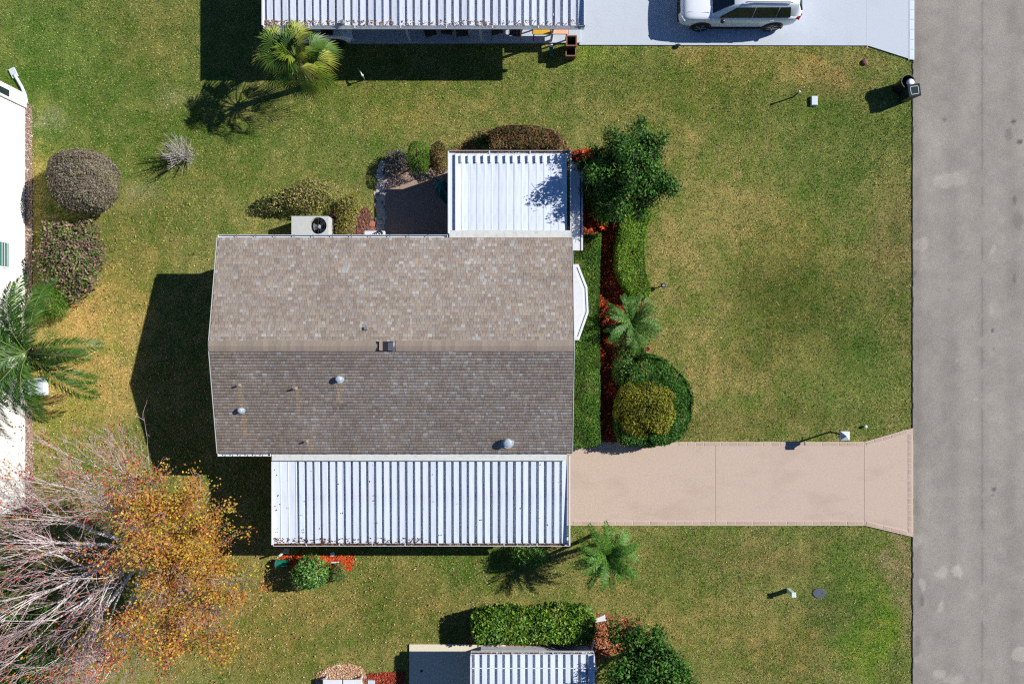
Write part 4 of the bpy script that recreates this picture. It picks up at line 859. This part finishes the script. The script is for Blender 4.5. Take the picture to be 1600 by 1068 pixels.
# cart with round wheel arch behind the palm
x, y, _ = W(527, 60, .5); t = thing('white_cart', 'white cart with black wheel arch beside the palm under roof edge', 'cart', (x, y + .35, .1))
mk('body', MB().loft([[(-.95, -.5, .3), (.55, -.5, .3), (.7, -.5, .7), (.3, -.5, .85), (-.95, -.5, .8)], [(-.95, .5, .3), (.55, .5, .3), (.7, .5, .7), (.3, .5, .85), (-.95, .5, .8)]]), M['carpaint'], t, local=True, bevel=.05)
mk('wheel', MB().tube([(0, -.56, .28), (0, -.36, .28)], .27, 18), M['rubber'], t, local=True); mk('wheel', MB().tube([(0, .56, .28), (0, .36, .28)], .27, 18), M['rubber'], t, local=True)
mk('fender', MB().tube([(math.cos(a) * .36, -.5, .28 + math.sin(a) * .36) for a in np.linspace(.1, PI - .1, 9)], .055, 6), M['black'], t, local=True)
mk('seat', MB().box((-.3, 0, .92), (.5, .9, .14)), M['black'], t, local=True, bevel=.04)

# ------------------------------------------------------------------ SUV
cxv, cyv = W(1157, 0, .9)[0], 14.12
suv = thing('suv', 'white sport utility vehicle parked on the pale driveway', 'car', (cxv, cyv, .05))
st = [(-2.47, .70, .40, .60, .70), (-2.42, .84, .32, .80, .86), (-2.25, .93, .27, .93, .99), (-1.7, .97, .25, 1.02, 1.07), (-1.0, .975, .25, 1.06, 1.11), (0, .975, .25, 1.07, 1.11), (1.4, .975, .25, 1.10, 1.13), (2.1, .95, .28, 1.09, 1.13), (2.36, .88, .36, 1.0, 1.08), (2.44, .76, .44, .86, .96)]
rings = []
for x, hw, zb, zs, zt in st:
    hp = [(0, zb), (hw * .82, zb), (hw * .97, zb + .08), (hw, zb + .25), (hw, zs - .12), (hw * .965, zs), (hw * .84, zt), (hw * .4, zt + .025), (0, zt + .03)]
    rings.append([(x, a, b) for a, b in hp] + [(x, -a, b) for a, b in hp[-2:0:-1]])
body = mk('body', MB().loft(rings), M['carpaint'], suv, local=True, smooth=True)
md = body.modifiers.new('sub', 'SUBSURF'); md.levels = 2; md.render_levels = 2
gs = [(-1.28, .88, 1.10, .82), (-.50, .90, 1.66, .68), (.25, .90, 1.735, .67), (1.55, .89, 1.72, .66), (2.12, .87, 1.64, .62), (2.40, .80, 1.14, .70)]
rings = []
for x, hb, zr_, hr in gs:
    hp = [(hb, 1.04), (hr + .02, max(1.06, zr_ - .09)), (hr - .05, zr_ - .02), (hr * .5, zr_ + .012), (0, zr_ + .018)]
    rings.append([(x, a, b) for a, b in hp] + [(x, -a, b) for a, b in hp[-2::-1]])
mk('cabin', MB().loft(rings), M['carpaint'], suv, local=True, smooth=True, bevel=.02)
def side(pt, s, off=.014):   # (x, t) on the side glass plane
    x, t_ = pt; return (x, s * (.905 - .205 * t_ + off), 1.08 + .52 * t_)
for s in (-1, 1):
    for wp in ([(-.92, .03), (-.34, .90), (.38, .93), (.38, .03)], [(.42, .03), (.42, .93), (1.34, .93), (1.34, .03)], [(1.38, .03), (1.38, .93), (1.80, .90), (1.95, .06)]):
        a = [side(q, s) for q in wp]; b = [side(q, s, -.02) for q in wp]; m = MB().loft([b, a]); mk('side_window', m, M['glass'], suv, local=True)
    mk('roof_rail', MB().tube([(-.1, s * .6, 1.745), (.0, s * .6, 1.775), (1.7, s * .6, 1.765), (1.8, s * .6, 1.73)], .022, 6), M['rail'], suv, local=True)
    mk('mirror', MB().lathe((-.82, s * 1.06, 1.06), [(.05, 0), (.09, .04), (.1, .1), (.06, .15)], 10), M['rail'], suv, local=True, smooth=True)
    mk('sill_trim', MB().box((0, s * .955, .30), (2.2, .06, .12)), M['rail'], suv, local=True)
    for x in (.28, 1.22): mk('door_handle', MB().box((x, s * .985, .99), (.2, .03, .035)), M['headlight'], suv, local=True, bevel=.01)
    mk('headlight', MB().box((-2.3, s * .78, .82), (.22, .26, .1), rz=s * -.55), M['headlight'], suv, local=True, bevel=.03)
    mk('taillight', MB().box((2.33, s * .78, .99), (.2, .26, .1), rz=s * .55), M['redlight'], suv, local=True, bevel=.02)
    for wx in (-1.52, 1.46):
        wh = mk('wheel', MB().tube([(wx, s * .74, .37), (wx, s * .76, .37), (wx, s * .97, .37), (wx, s * .99, .37)], [.34, .37, .37, .345], 26), M['rubber'], suv, local=True)
        mk('rim', MB().tube([(wx, s * .97, .37), (wx, s * .993, .37)], [.25, .25], 22), M['rail'], wh, local=True)
        sp = MB()
        for k in range(5):
            a = k * 2 * PI / 5; sp.box((wx + math.cos(a) * .13, s * 1.0, .37 + math.sin(a) * .13), (.24, .03, .045), M=Matrix.Rotation(-a, 3, 'Y'))
        mk('spokes', sp, M['steel'], wh, local=True)
        mk('wheel_arch', MB().tube([(wx + math.cos(a) * .415, s * .965, .37 + math.sin(a) * .415) for a in np.linspace(-.25, PI + .25, 15)], .035, 6), M['rail'], suv, local=True)
wsp = [(-1.22, -.74, 1.14), (-.50, -.62, 1.665), (-.50, .62, 1.665), (-1.22, .74, 1.14)]
m = MB().add([(p[0] - .012, p[1], p[2] + .012) for p in wsp] + [(p[0] + .02, p[1], p[2] - .03) for p in wsp], [[0, 3, 2, 1], [4, 5, 6, 7], [0, 1, 5, 4], [1, 2, 6, 5], [2, 3, 7, 6], [3, 0, 4, 7]]); mk('windscreen', m, M['glass'], suv, local=True)
mk('wiper', MB().tube([(-1.24, -.4, 1.155), (-1.02, .1, 1.33)], .012, 5), M['black'], suv, local=True)
wsp = [(2.17, -.58, 1.6), (2.38, -.64, 1.2), (2.38, .64, 1.2), (2.17, .58, 1.6)]
m = MB().add([(p[0] + .03, p[1], p[2] + .01) for p in wsp] + [(p[0] - .02, p[1], p[2] - .02) for p in wsp], [[0, 1, 2, 3], [7, 6, 5, 4], [0, 4, 5, 1], [1, 5, 6, 2], [2, 6, 7, 3], [3, 7, 4, 0]]); mk('rear_window', m, M['glass'], suv, local=True)
mk('grille', MB().box((-2.46, 0, .66), (.06, 1.0, .2)), M['rail'], suv, local=True, bevel=.02); mk('bumper_trim', MB().box((-2.44, 0, .40), (.12, 1.5, .12)), M['rail'], suv, local=True, bevel=.03)
mk('hood_seam', MB().tube([(-2.2, -.62, 1.00), (-1.35, -.70, 1.105)], .006, 4).tube([(-2.2, .62, 1.0), (-1.35, .70, 1.105)], .006, 4), M['rail'], suv, local=True)

# ------------------------------------------------------------------ west neighbour: cream wall
wx = -20.66; cy0, cy1 = -6.96, 9.95
wh = thing('cream_house', 'cream house with bright sunlit siding at the west edge', 'house', (wx - 3, 1.5, 0))
mk('wall', MB().box((wx - 3, (cy0 + cy1) / 2, 1.35), (6, cy1 - cy0, 2.7)), M['siding'], wh)
sd = MB()
nb = 13
me = bpy.data.meshes.new('siding_board'); q = MB().loft([[(0, 0, 0), (.016, 0, 0), (.004, 0, .198), (0, 0, .198)], [(0, cy1 - cy0, 0), (.016, cy1 - cy0, 0), (.004, cy1 - cy0, .198), (0, cy1 - cy0, .198)]]); me.from_pydata(q.v, [], q.f); me.update()
for i in range(nb): link('siding_board', me, M['siding'], wh, Vector((wx + .001, cy0, .08 + i * .2)) - wh.location)
mk('skirting', MB().box((wx - .01, (cy0 + cy1) / 2, .05), (.05, cy1 - cy0 + .01, .1)), M['grey'], wh)
rfm = MB()
for sg in (1, -1): rfm.loft([[(wx - 3 + sg * 3.35, y, 2.66), (wx - 3 + sg * 3.35, y, 2.76), (wx - 3, y, 3.5), (wx - 3, y, 3.4)] for y in (cy0 - .3, cy1 + .3)])
mk('roof', rfm, M['underlay'], wh)
mk('annex_wall', MB().box((wx - 2, 10.25, 1.3), (3.96, .58, 2.6)), M['siding'], wh)
mk('dark_window', MB().box((wx - .01, 10.17, 1.75), (.03, .32, 1.6)), M['glass'], wh)
for (py0, py1, zz) in ((375, 417, 1.55), (516, 600, 1.3)):
    y0_, y1_ = W(0, py1, zz)[1], W(0, py0, zz)[1]; w_ = mk('window', MB().box((wx + .02, (y0_ + y1_) / 2, 1.55), (.06, y1_ - y0_, 1.1)), M['white'], wh)
    mk('pane', MB().box((wx + .045, (y0_ + y1_) / 2, 1.55), (.02, y1_ - y0_ - .12, .98)), M['teal'] if py0 < 400 else M['glass'], w_)
    for k in range(7): mk('shutter_slat', MB().box((wx + .062, (y0_ + y1_) / 2, 1.14 + k * .14), (.02, y1_ - y0_ - .14, .07), M=Matrix.Rotation(.5, 3, 'Y')), M['grey'], w_) if py0 < 400 else None
ds = thing('drain_pipe', 'white downspout and curved drain pipe at the cream house corner', 'pipe', (wx + .1, 9.95, 0))
mk('downspout', MB().box((wx + .055, 9.96, 1.35), (.075, .1, 2.6)), M['white'], ds)
pp = [W(38, 167, .06), W(41, 158, .06), W(39, 148, .06), W(34, 136, .06), W(27, 124, .06), W(22, 117, .06)]
mk('drain_hose', MB().tube(pp, .065, 10), M['white'], ds, smooth=True)
x, y, _ = W(21, 114, .05); mk('splash_block', MB().box((x, y, .04), (.26, .42, .07), rz=.45), M['paleblue'], ds, bevel=.01)
x, y, _ = W(55, 604, .35); t = thing('door_step', 'grey concrete doorstep block under the tall palm', 'step', (x, y, 0))
mk('block', MB().box((0, 0, .17), (.66, .72, .34)), M['paleblue'], t, local=True, bevel=.015); mk('lower_step', MB().box((-.5, 0, .1), (.34, .72, .2)), M['paleblue'], t, local=True, bevel=.015)

# ------------------------------------------------------------------ south neighbour
sn = thing('south_neighbour_house', 'south neighbour house with short striped white metal roof', 'house', (1.0, -15, 0))
z0 = 2.3; ax0, ax1 = W(736, 0, z0)[0], W(928, 0, z0)[0]; ayT = W(0, 1022, z0)[1]
fr = mk('roof_frame', MB().box(((ax0 + ax1) / 2, ayT - .3, z0 - .24), (ax1 - ax0 - .1, .1, .12)), M['white'], sn)
corrugated(fr, ax0 + .04, ax1 - .03, ayT - 3.6, ayT, z0 + .12, z0, .298, .12, M['panel'])
mk('side_fascia', MB().box((ax0, ayT - 1.8, z0 + .03), (.05, 3.6, .22)), M['white'], sn); mk('side_fascia', MB().box((ax1, ayT - 1.8, z0 + .03), (.05, 3.6, .24)), M['white'], sn)
mk('roof_strap', MB().box(((ax0 + ax1) / 2, ayT - .48, z0 + .105), (ax1 - ax0 - .1, .035, .012)), M['white'], sn)
gutter(ax0, ax1, ayT, z0 + .0, 1, sn, strap=1.5, wid=.11)
litter('leaf_litter', ax0 + .05, ax1 - .1, ayT + .05, z0 - .06, .05, 400, BR, 12, sn)
byN = W(0, 1005)[1] - .06
bx0, bx1 = W(752, 0)[0], W(918, 0)[0]
mk('knee_wall', MB().box(((bx0 + bx1) / 2, byN - .06, .25), (bx1 - bx0, .12, .5)), M['white'], sn)
mk('screen_mesh', MB().box(((bx0 + bx1) / 2, byN - .06, 1.3), (bx1 - bx0 - .06, .02, 1.58)), M['screen'], sn)
for x in (bx0, bx0 + (bx1 - bx0) / 3, bx0 + (bx1 - bx0) * 2 / 3, bx1): mk('post', MB().box((x, byN - .06, 1.15), (.09, .09, 2.1)), M['white'], sn)
mk('wall', MB().box(((bx0 + bx1) / 2, byN - 3.2, 1.1), (bx1 - bx0, 4, 2.18)), M['siding'], sn)
x, y, _ = W(920, 1004, .3); mk('downspout', MB().tube([(bx1 + .12, byN - .1, 2.1), (bx1 + .12, byN - .05, .35), (bx1 + .26, byN + .25, .08)], .045, 8), M['white'], sn)
x, y, _ = W(937, 968, .05); tag(mk('splash_block', MB().loft([[(x - .3, y - .12, .02), (x - .3, y + .04, .02), (x + .22, y + .26, .02), (x + .3, y - .02, .02)], [(x - .28, y - .10, .1), (x - .28, y + .02, .1), (x + .2, y + .23, .09), (x + .27, y - .01, .09)]]), M['white'], org=(x, y, 0)), 'white splash block at the right end of the south hedge', 'splash block')
tag(mk('drain_cover', MB().lathe((W(659, 1046)[0], W(659, 1046)[1], .082), [(.05, 0), (.05, .012), (.03, .014)], 14), M['black'], org=(*W(659, 1046)[:2], .08)), 'small black drain dot on the shaded slab', 'drain')
x, y, _ = W(535, 1066, .45); t = thing('white_bench', 'white bench at the bottom edge on pale gravel', 'bench', (x, y - .05, 0))
for k in (-1, 1): mk('seat', MB().box((k * .42, 0, .44), (.8, .36, .05)), M['white'], t, local=True, bevel=.02)
mk('backrest', MB().box((0, -.22, .7), (1.66, .05, .4)), M['white'], t, local=True, bevel=.02)
for a in (-1, 1):
    for b in (-1, 1): mk('leg', MB().box((a * .74, b * .14, .21), (.06, .06, .42)), M['white'], t, local=True)
x, y, _ = W(580, 1066, .1); tag(mk('paver_block', MB().box((x, y, .06), (.3, .2, .09)), M['paleblue'], bevel=.01, org=(x, y, 0)), 'pale paver block lying on the bottom red mulch', 'paver')

# ------------------------------------------------------------------ patio corner: AC, stones, hose box, umbrella
x, y, _ = W(484, 356, .95); ac = thing('air_conditioner', 'grey air conditioner with round fan beside the house gutter', 'air conditioner', (x, y, 0))
ww, dd_ = 1.52, .98
cfx, cfy, fr_ = .34, .10, .345
bd = MB()
bd.box((0, -dd_ / 2 + .01, .46), (ww, .02, .9)).box((0, dd_ / 2 - .01, .46), (ww, .02, .9)).box((-ww / 2 + .01, 0, .46), (.02, dd_ - .04, .9)).box((ww / 2 - .01, 0, .46), (.02, dd_ - .04, .9))
ring = [(cfx + fr_ * math.cos(a), cfy + fr_ * math.sin(a)) for a in np.linspace(0, 2 * PI, 33)[:-1]]
def sqr(a):
    c_, s_ = math.cos(a), math.sin(a); ks = []
    if c_ > 1e-6: ks.append((ww / 2 - cfx) / c_)
    if c_ < -1e-6: ks.append((-ww / 2 - cfx) / c_)
    if s_ > 1e-6: ks.append((dd_ / 2 - cfy) / s_)
    if s_ < -1e-6: ks.append((-dd_ / 2 - cfy) / s_)
    k = min(ks); return (cfx + c_ * k, cfy + s_ * k)
angs = sorted(list(np.linspace(0, 2 * PI, 33)[:-1]) + [math.atan2(b - cfy, a - cfx) % (2 * PI) for a in (-ww / 2, ww / 2) for b in (-dd_ / 2, dd_ / 2)])
V = [(cfx + fr_ * math.cos(a), cfy + fr_ * math.sin(a), .93) for a in angs] + [(*sqr(a), .93) for a in angs] + [(cfx + fr_ * math.cos(a), cfy + fr_ * math.sin(a), .72) for a in angs]; n = len(angs)
bd.add(V, [[i, n + i, n + (i + 1) % n, (i + 1) % n] for i in range(n)] + [[2 * n + i, i, (i + 1) % n, 2 * n + (i + 1) % n] for i in range(n)])
mk('cabinet', bd, M['grey'], ac, local=True)
mk('fan_well', MB().lathe((cfx, cfy, .2), [(fr_ + .01, 0), (fr_ + .01, .01)], 24), M['dark'], ac, local=True)
fb = MB()
for k in range(3):
    a0 = k * 2 * PI / 3 + .5; V = []
    for j in range(6):
        a = a0 + j * .22
        V += [(cfx + .08 * math.cos(a), cfy + .08 * math.sin(a), .66 - j * .015), (cfx + .3 * math.cos(a), cfy + .3 * math.sin(a), .68 - j * .025)]
    fb.add(V, [[2 * j, 2 * j + 1, 2 * j + 3, 2 * j + 2] for j in range(5)])
mk('fan_blade', fb, M['steel'], ac, local=True)
mk('fan_hub', MB().lathe((cfx, cfy, .6), [(.09, 0), (.09, .1), (.05, .13)], 14), M['headlight'], ac, local=True)
gr = MB()
for k in range(6): a = k * PI / 3 + PI / 6; gr.tube([(cfx, cfy, .935), (cfx + math.cos(a) * fr_, cfy + math.sin(a) * fr_, .935)], .006, 4)
for rr_ in (.12, .2, .28): gr.tube([(cfx + rr_ * math.cos(a), cfy + rr_ * math.sin(a), .935) for a in np.linspace(0, 2 * PI, 25)], .004, 4)
mk('fan_guard', gr, M['black'], ac, local=True)
mk('pad', MB().box((0, 0, .0), (ww + .2, dd_ + .2, .06)), M['beige'], ac, local=True)
# stone border: single stones
sb = thing('stone_border', 'pale stone border along the west side of the patio', 'border', (*W(596, 310)[:2], 0))
smesh = []
for k in range(6):
    rs_ = random.Random(k + 60); d = dirs(np.random.default_rng(k), 1)
    V = []; m = MB(); nseg = 7
    prof = [(.55, 0), (1, .25), (.95, .6), (.55, .95)]
    for rq, zq in prof:
        for j in range(nseg): a = 2 * PI * j / nseg; f = rs_.uniform(.8, 1.2); V.append((rq * f * math.cos(a), rq * f * math.sin(a) * .8, zq * .6))
    m.add(V, [[i * nseg + j, i * nseg + (j + 1) % nseg, (i + 1) * nseg + (j + 1) % nseg, (i + 1) * nseg + j] for i in range(3) for j in range(nseg)] + [[3 * nseg + j for j in range(nseg)]])
    me = bpy.data.meshes.new('stone'); me.from_pydata(m.v, [], m.f); me.update(); smesh.append(me)
rs_ = random.Random(99)
for i in range(120):
    f = i / 119; py = 254 + 112 * f; px = 594 + (8 * (1 - min(1, f * 3)) if f < .33 else 0) + rs_.uniform(-9, 8) + 4 * f
    x, y, _ = W(px, py); o = link('stone', smesh[i % 6], M['stone'], sb, Vector((x, y, .0)) - sb.location); s = rs_.uniform(.07, .15); o.scale = (s, s, s * .8); o.rotation_euler.z = rs_.uniform(0, 6.28)
for a, b, lb in ((582, 350, 'red paver highest up beside the stone border'), (583, 360, 'red paver between its neighbours above the hose box'), (592, 362, 'red paver touching the lower end of the stones'), (575, 362, 'red paver farthest from the stone border')):
    x, y, _ = W(a, b); o = tag(mk('paver', MB().box((x, y, .03), (.24, .22, .06), rz=random.uniform(-.2, .2)), M['pinkpave'], bevel=.01, org=(x, y, 0)), lb, 'paver', 'pavers at the stone border')
x, y, _ = W(585, 366.5, .6); t = thing('hose_box', 'white hose box just showing past the house gutter', 'box', (x, y - .02, 0))
mk('box', MB().box((0, 0, .3), (.85, .36, .6)), M['white'], t, local=True, bevel=.02)
mk('hose', MB().tube([(.22 + .13 * math.cos(a), .06 + .1 * math.sin(a), .63 + .004 * i) for i, a in enumerate(np.linspace(0, 4 * PI, 33))], .018, 6), M['black'], t, local=True)
# folded umbrella
t = thing('folded_umbrella', 'teal green folded umbrella leaning at the screen room', 'umbrella', (*W(693, 305)[:2], 0))
ap = Vector(W(697, 318, .75)); bs_ = Vector(W(690, 286, 1.75)); ax = (ap - bs_).normalized(); u_ = ax.cross(Vector((0, 0, 1))).normalized(); v_ = ax.cross(u_); m = MB(); ringsu = []
for f, R_ in ((0, .10), (.12, .30), (.3, .34), (.65, .2), (1, .03)):
    c_ = bs_.lerp(ap, f); ringsu.append([tuple(c_ + (u_ * math.cos(a) + v_ * math.sin(a)) * R_ * (1 if k % 2 else .72)) for k, a in enumerate(np.linspace(0, 2 * PI, 17)[:-1])])
mk('canopy', m.loft(ringsu), M['teal'], t); mk('pole', MB().tube([Vector((ap.x, ap.y, 0)) + Vector((.02, -.1, 0)), ap, bs_, bs_ - ax * .12], .022, 8), M['steel'], t)

# ------------------------------------------------------------------ small things on the lawns
x, y = W(1297, 674)[:2]; t = thing('lamp_post', 'black yard lamp post with white pyramid lantern by the driveway', 'lamp', (x, y, 0))
mk('post', MB().tube([(0, 0, 0), (0, 0, 1.06)], .035, 10), M['black'], t, local=True); mk('crossbar', MB().tube([(0, -.2, .86), (0, .2, .86)], .014, 6), M['black'], t, local=True)
ln_ = mk('lantern', MB().loft([[(a * sx, a * sy, z) for sx, sy in ((-1, -1), (1, -1), (1, 1), (-1, 1))] for a, z in ((.08, 1.04), (.14, 1.28))]), M['glass'], t, local=True)
mk('cap', MB().loft([[(a * sx, a * sy, z) for sx, sy in ((-1, -1), (1, -1), (1, 1), (-1, 1))] for a, z in ((.185, 1.28), (.185, 1.30), (.01, 1.44))]), M['white'], ln_, local=True)
x, y, _ = W(1352, 666, .08); tag(mk('lawn_marker', MB().lathe((x, y, 0), [(.035, 0), (.035, .1), (.07, .11), (.06, .15), (.01, .17)], 12), M['white'], org=(x, y, 0)), 'small white marker cap in the lawn near driveway mouth', 'marker')
x, y, _ = W(1240, 928.5, .55); t = thing('utility_pedestal', 'mint green utility pedestal standing on the south front lawn', 'pedestal', (x, y, 0))
mk('post', MB().box((0, 0, .27), (.16, .16, .54)), M['mint'], t, local=True, bevel=.01); mk('lid', MB().box((0, 0, .56), (.19, .21, .05)), M['mint'], t, local=True, bevel=.01)
x, y, _ = W(1280, 926, .02); t = thing('meter_cover', 'flat slate grey meter cover in the grass by the pedestal', 'cover', (x, y, 0))
mk('lid', MB().lathe((0, 0, 0), [(.27, 0), (.27, .03), (.25, .036)], 24), M['slate'], t, local=True).scale = (1, .78, 1); mk('lift_hole', MB().box((.12, 0, .038), (.05, .03, .004)), M['dark'], t, local=True)
x, y, _ = W(1273, 157, .12); t = thing('meter_box', 'pale grey meter box flush in the north front lawn', 'meter box', (x, y, 0))
mk('body', MB().box((0, 0, .05), (.28, .40, .1)), M['grey'], t, local=True, bevel=.01); mk('lid', MB().box((0, 0, .11), (.25, .37, .025)), M['paleblue'], t, local=True, bevel=.008)
x, y, _ = W(1248, 144, .6); t = thing('marker_stake', 'thin stake with yellow cap on the north lawn', 'stake', (x, y, 0))
mk('shaft', MB().tube([(0, 0, 0), (0, 0, .62)], .03, 8), M['bingreen'], t, local=True); mk('cap', MB().lathe((0, 0, .62), [(.045, 0), (.05, .05), (.02, .08)], 10), M['mint'], t, local=True)
x, y, _ = W(568, 121, .25); t = thing('hose_stake', 'grey bent hose stake at the edge of the porch shade', 'stake', (x, y, 0))
mk('shaft', MB().tube([(0, 0, 0), (0, 0, .45), (-.06, .1, .5), (-.2, .32, .42)], .025, 8), M['steel'], t, local=True); mk('nozzle', MB().lathe((0, 0, .44), [(.05, 0), (.05, .06), (.03, .09)], 10), M['mint'], t, local=True)
x, y, _ = W(1352, 97, .06); tag(mk('field_stone', MB().lathe((x, y, 0), [(.12, 0), (.15, .04), (.1, .1), (.03, .12)], 7), M['brownwood'], org=(x, y, 0)), 'small brown stone in the grass by the pale driveway', 'stone')
x, y, _ = W(1036, 446, .25); t = thing('solar_light', 'black solar stake light on the front lawn by the curved hedge', 'lamp', (x, y, 0))
mk('shaft', MB().tube([(0, 0, 0), (0, 0, .3)], .03, 8), M['black'], t, local=True); mk('head', MB().lathe((0, 0, .27), [(.09, 0), (.11, .05), (.07, .08)], 12), M['black'], t, local=True); mk('solar_cell', MB().lathe((0, 0, .352), [(.06, 0), (.06, .004)], 12), M['steel'], t, local=True)
x, y, _ = W(976, 985, .15); t = thing('garden_spotlight', 'black garden spotlight on the orange mulch by the splash block', 'lamp', (x, y, 0))
mk('spike', MB().tube([(0, 0, 0), (0, 0, .2)], .02, 6), M['black'], t, local=True); mk('head', MB().tube([(-.09, -.02, .2), (.04, .02, .26)], [.06, .045], 10), M['black'], t, local=True)
mk('arm', MB().tube([(0, 0, .2), (.12, .06, .3), (.16, .02, .28)], .012, 6), M['black'], t, local=True)
x, y, _ = W(441, 880, .2); t = thing('hose_reel', 'green hose reel on the lawn at the carport corner', 'hose reel', (x, y, 0))
mk('drum', MB().tube([(-.22, 0, .2), (.22, .03, .2)], .15, 16), M['greenplastic'], t, local=True); mk('side_disc', MB().tube([(-.26, 0, .2), (-.22, 0, .2)], .19, 18), M['slate'], t, local=True); mk('side_disc', MB().tube([(.22, .03, .2), (.25, .03, .2)], .17, 18), M['greenplastic'], t, local=True)
x, y, _ = W(441, 864, .5); t = thing('white_pole', 'short pale pole in the shade at the carport corner', 'pole', (x, y, 0))
mk('shaft', MB().tube([(0, 0, 0), (0, 0, .8)], .05, 8), M['paleblue'], t, local=True); mk('base', MB().box((.02, -.04, .02), (.2, .2, .05)), M['beige'], t, local=True)
x, y, _ = W(519, 866, .1); tag(mk('stepping_disc', MB().lathe((x, y, .02), [(.1, 0), (.1, .04), (.08, .05)], 16), M['paleblue'], org=(x, y, 0)), 'pale round disc lying on the red mulch under the eave', 'disc')
x, y, _ = W(521, 879, .1); tag(mk('white_edging', MB().tube([W(515, 881, .06), W(518, 878.5, .1), W(524, 878.5, .1), W(530, 878, .06)], .035, 8), M['white'], org=(x, y, 0)), 'white curved edging piece above the small round bush', 'edging')
x, y, _ = W(1072, 652, .08); tag(mk('white_stone', MB().lathe((x, y, 0), [(.1, 0), (.13, .05), (.09, .11), (.03, .13)], 7), M['bag'], org=(x, y, 0)), 'white stone at the lawn side of the ring hedge', 'stone')
x, y, _ = W(1011, 545, .1); t = thing('terracotta_pot', 'empty pink pot lying below the cycad', 'pot', (x, y, 0)); mk('pot', MB().lathe((0, 0, 0), [(.07, 0), (.12, .16), (.13, .16), (.13, .19), (.11, .19), (.09, .03)], 16), M['terra'], t, local=True)
# bins
x, y, _ = W(1424, 127, .8); t = thing('round_bin', 'round black bin with white bag showing at the road edge', 'bin', (x - .12, y, 0))
mk('body', MB().lathe((0, 0, 0), [(.22, 0), (.27, .74), (.29, .74), (.29, .79), (.26, .79), (.2, .1)], 22), M['binblack'], t, local=True)
mk('bag', MB().lathe((.10, -.05, .70), [(.12, 0), (.17, .06), (.14, .12), (.07, .16), (.02, .15)], 13), M['bag'], t, local=True, smooth=True)
for a in (-1, 1): mk('handle', MB().tube([(a * .1 - .02, .24, .6), (a * .1, .29, .64), (a * .1 + .06, .24, .6)], .014, 6), M['binblack'], t, local=True)
x, y, _ = W(1431, 142, .78); t = thing('wheelie_bin', 'dark green square bin beside the round black bin', 'bin', (x - .1, y, 0), rz=.15)
mk('body', MB().loft([[(a * sx, a * sy, z) for sx, sy in ((-1, -1), (1, -1), (1, 1), (-1, 1))] for a, z in ((.20, .03), (.25, .80))]), M['bingreen'], t, local=True, bevel=.03)
ld = mk('lid', MB().box((0, 0, .83), (.52, .52, .05)), M['binlid'], t, local=True, bevel=.02); mk('lid_rim', MB().box((0, .16, .86), (.3, .02, .012)).box((0, -.16, .86), (.3, .02, .012)).box((.16, 0, .86), (.02, .28, .012)).box((-.16, 0, .86), (.02, .28, .012)), M['steel'], ld, local=True)
for a in (-1, 1): mk('wheel', MB().tube([(-.2, a * .17, .07), (-.2, a * .21, .07)], .07, 12), M['rubber'], t, local=True)

# ------------------------------------------------------------------ grass blades and fallen leaves
r = np.random.default_rng(5)
n = 900000
x = r.uniform(-21.9, ROADX + .05, n); y = r.uniform(-14.8, 14.8, n); k = x < ROADX - .03 + .16 * (fbm(x * 0, y * 3.0) - .45)
xj = x + r.normal(0, .03, n); yj = y + r.normal(0, .03, n)
for q in EXCL: k &= ~inpoly(xj, yj, q)
x, y = x[k], y[k]; n = len(x)
c = lawn_rgb(x, y); a = r.uniform(0, 2 * PI, n); e = r.uniform(.15, 1.1, n); L = r.uniform(.025, .065, n); w_ = r.uniform(.009, .021, n)
d = np.stack([np.cos(e) * np.cos(a), np.cos(e) * np.sin(a), np.sin(e)], -1) * L[:, None]; s = np.stack([-np.sin(a), np.cos(a), a * 0], -1) * w_[:, None]
b = np.stack([x, y, np.full(n, .0)], -1); V = np.stack([b - s, b + s, b + d], 1).reshape(-1, 3)
u = r.random(n)[:, None]; c = c * .92; straw = c * np.array([1.6, 1.48, 1.75]); dark = c * np.array([.62, .76, .55]); c = np.where(u < .24, straw, np.where(u > .70, dark, c)) * np.exp(r.normal(0, .50, (n, 1))); c = np.where(r.random((n, 1)) < .035, np.array(S(196, 182, 136)) * r.uniform(.7, 1.1, (n, 1)), c)
gs_ = npmesh('grass', V, np.arange(3 * n).reshape(-1, 3), M['grass'], None, np.repeat(np.clip(c, .004, .8), 3, 0)); tag(gs_, kind='stuff')
n = 3000
x = np.concatenate([r.normal(-13.6, 3.4, n), r.uniform(-15, -1, n // 3), r.uniform(-20, -11, n // 3)]); y = np.concatenate([r.normal(-7.6, 3.2, n), r.uniform(-14.5, -8.5, n // 3), r.uniform(-6, 6, n // 3)]); k = (x > -20.4) & (x < 2) & (y < 9)
for q in (P_HOUSE, P_PATIO, P_SLAB): k &= ~inpoly(x, y, q)
x, y = x[k], y[k]; n = len(x); N = np.tile([0, 0, .3], (n, 1)); P = np.stack([x, y, r.uniform(.03, .08, n)], -1)
V = leaf_quads(r, P, N, .07, .7, .2, 1.0); V[:, 2] = np.clip(V[:, 2], .012, .12)
c = mixcol(r, n, [S(196, 160, 116), S(176, 132, 92), S(214, 192, 156), S(160, 106, 76), S(206, 170, 100)], .3)
fl = npmesh('fallen_leaves', V, np.arange(4 * n).reshape(-1, 4), M['dryleaf'], None, np.repeat(c, 4, 0)); tag(fl, kind='stuff')
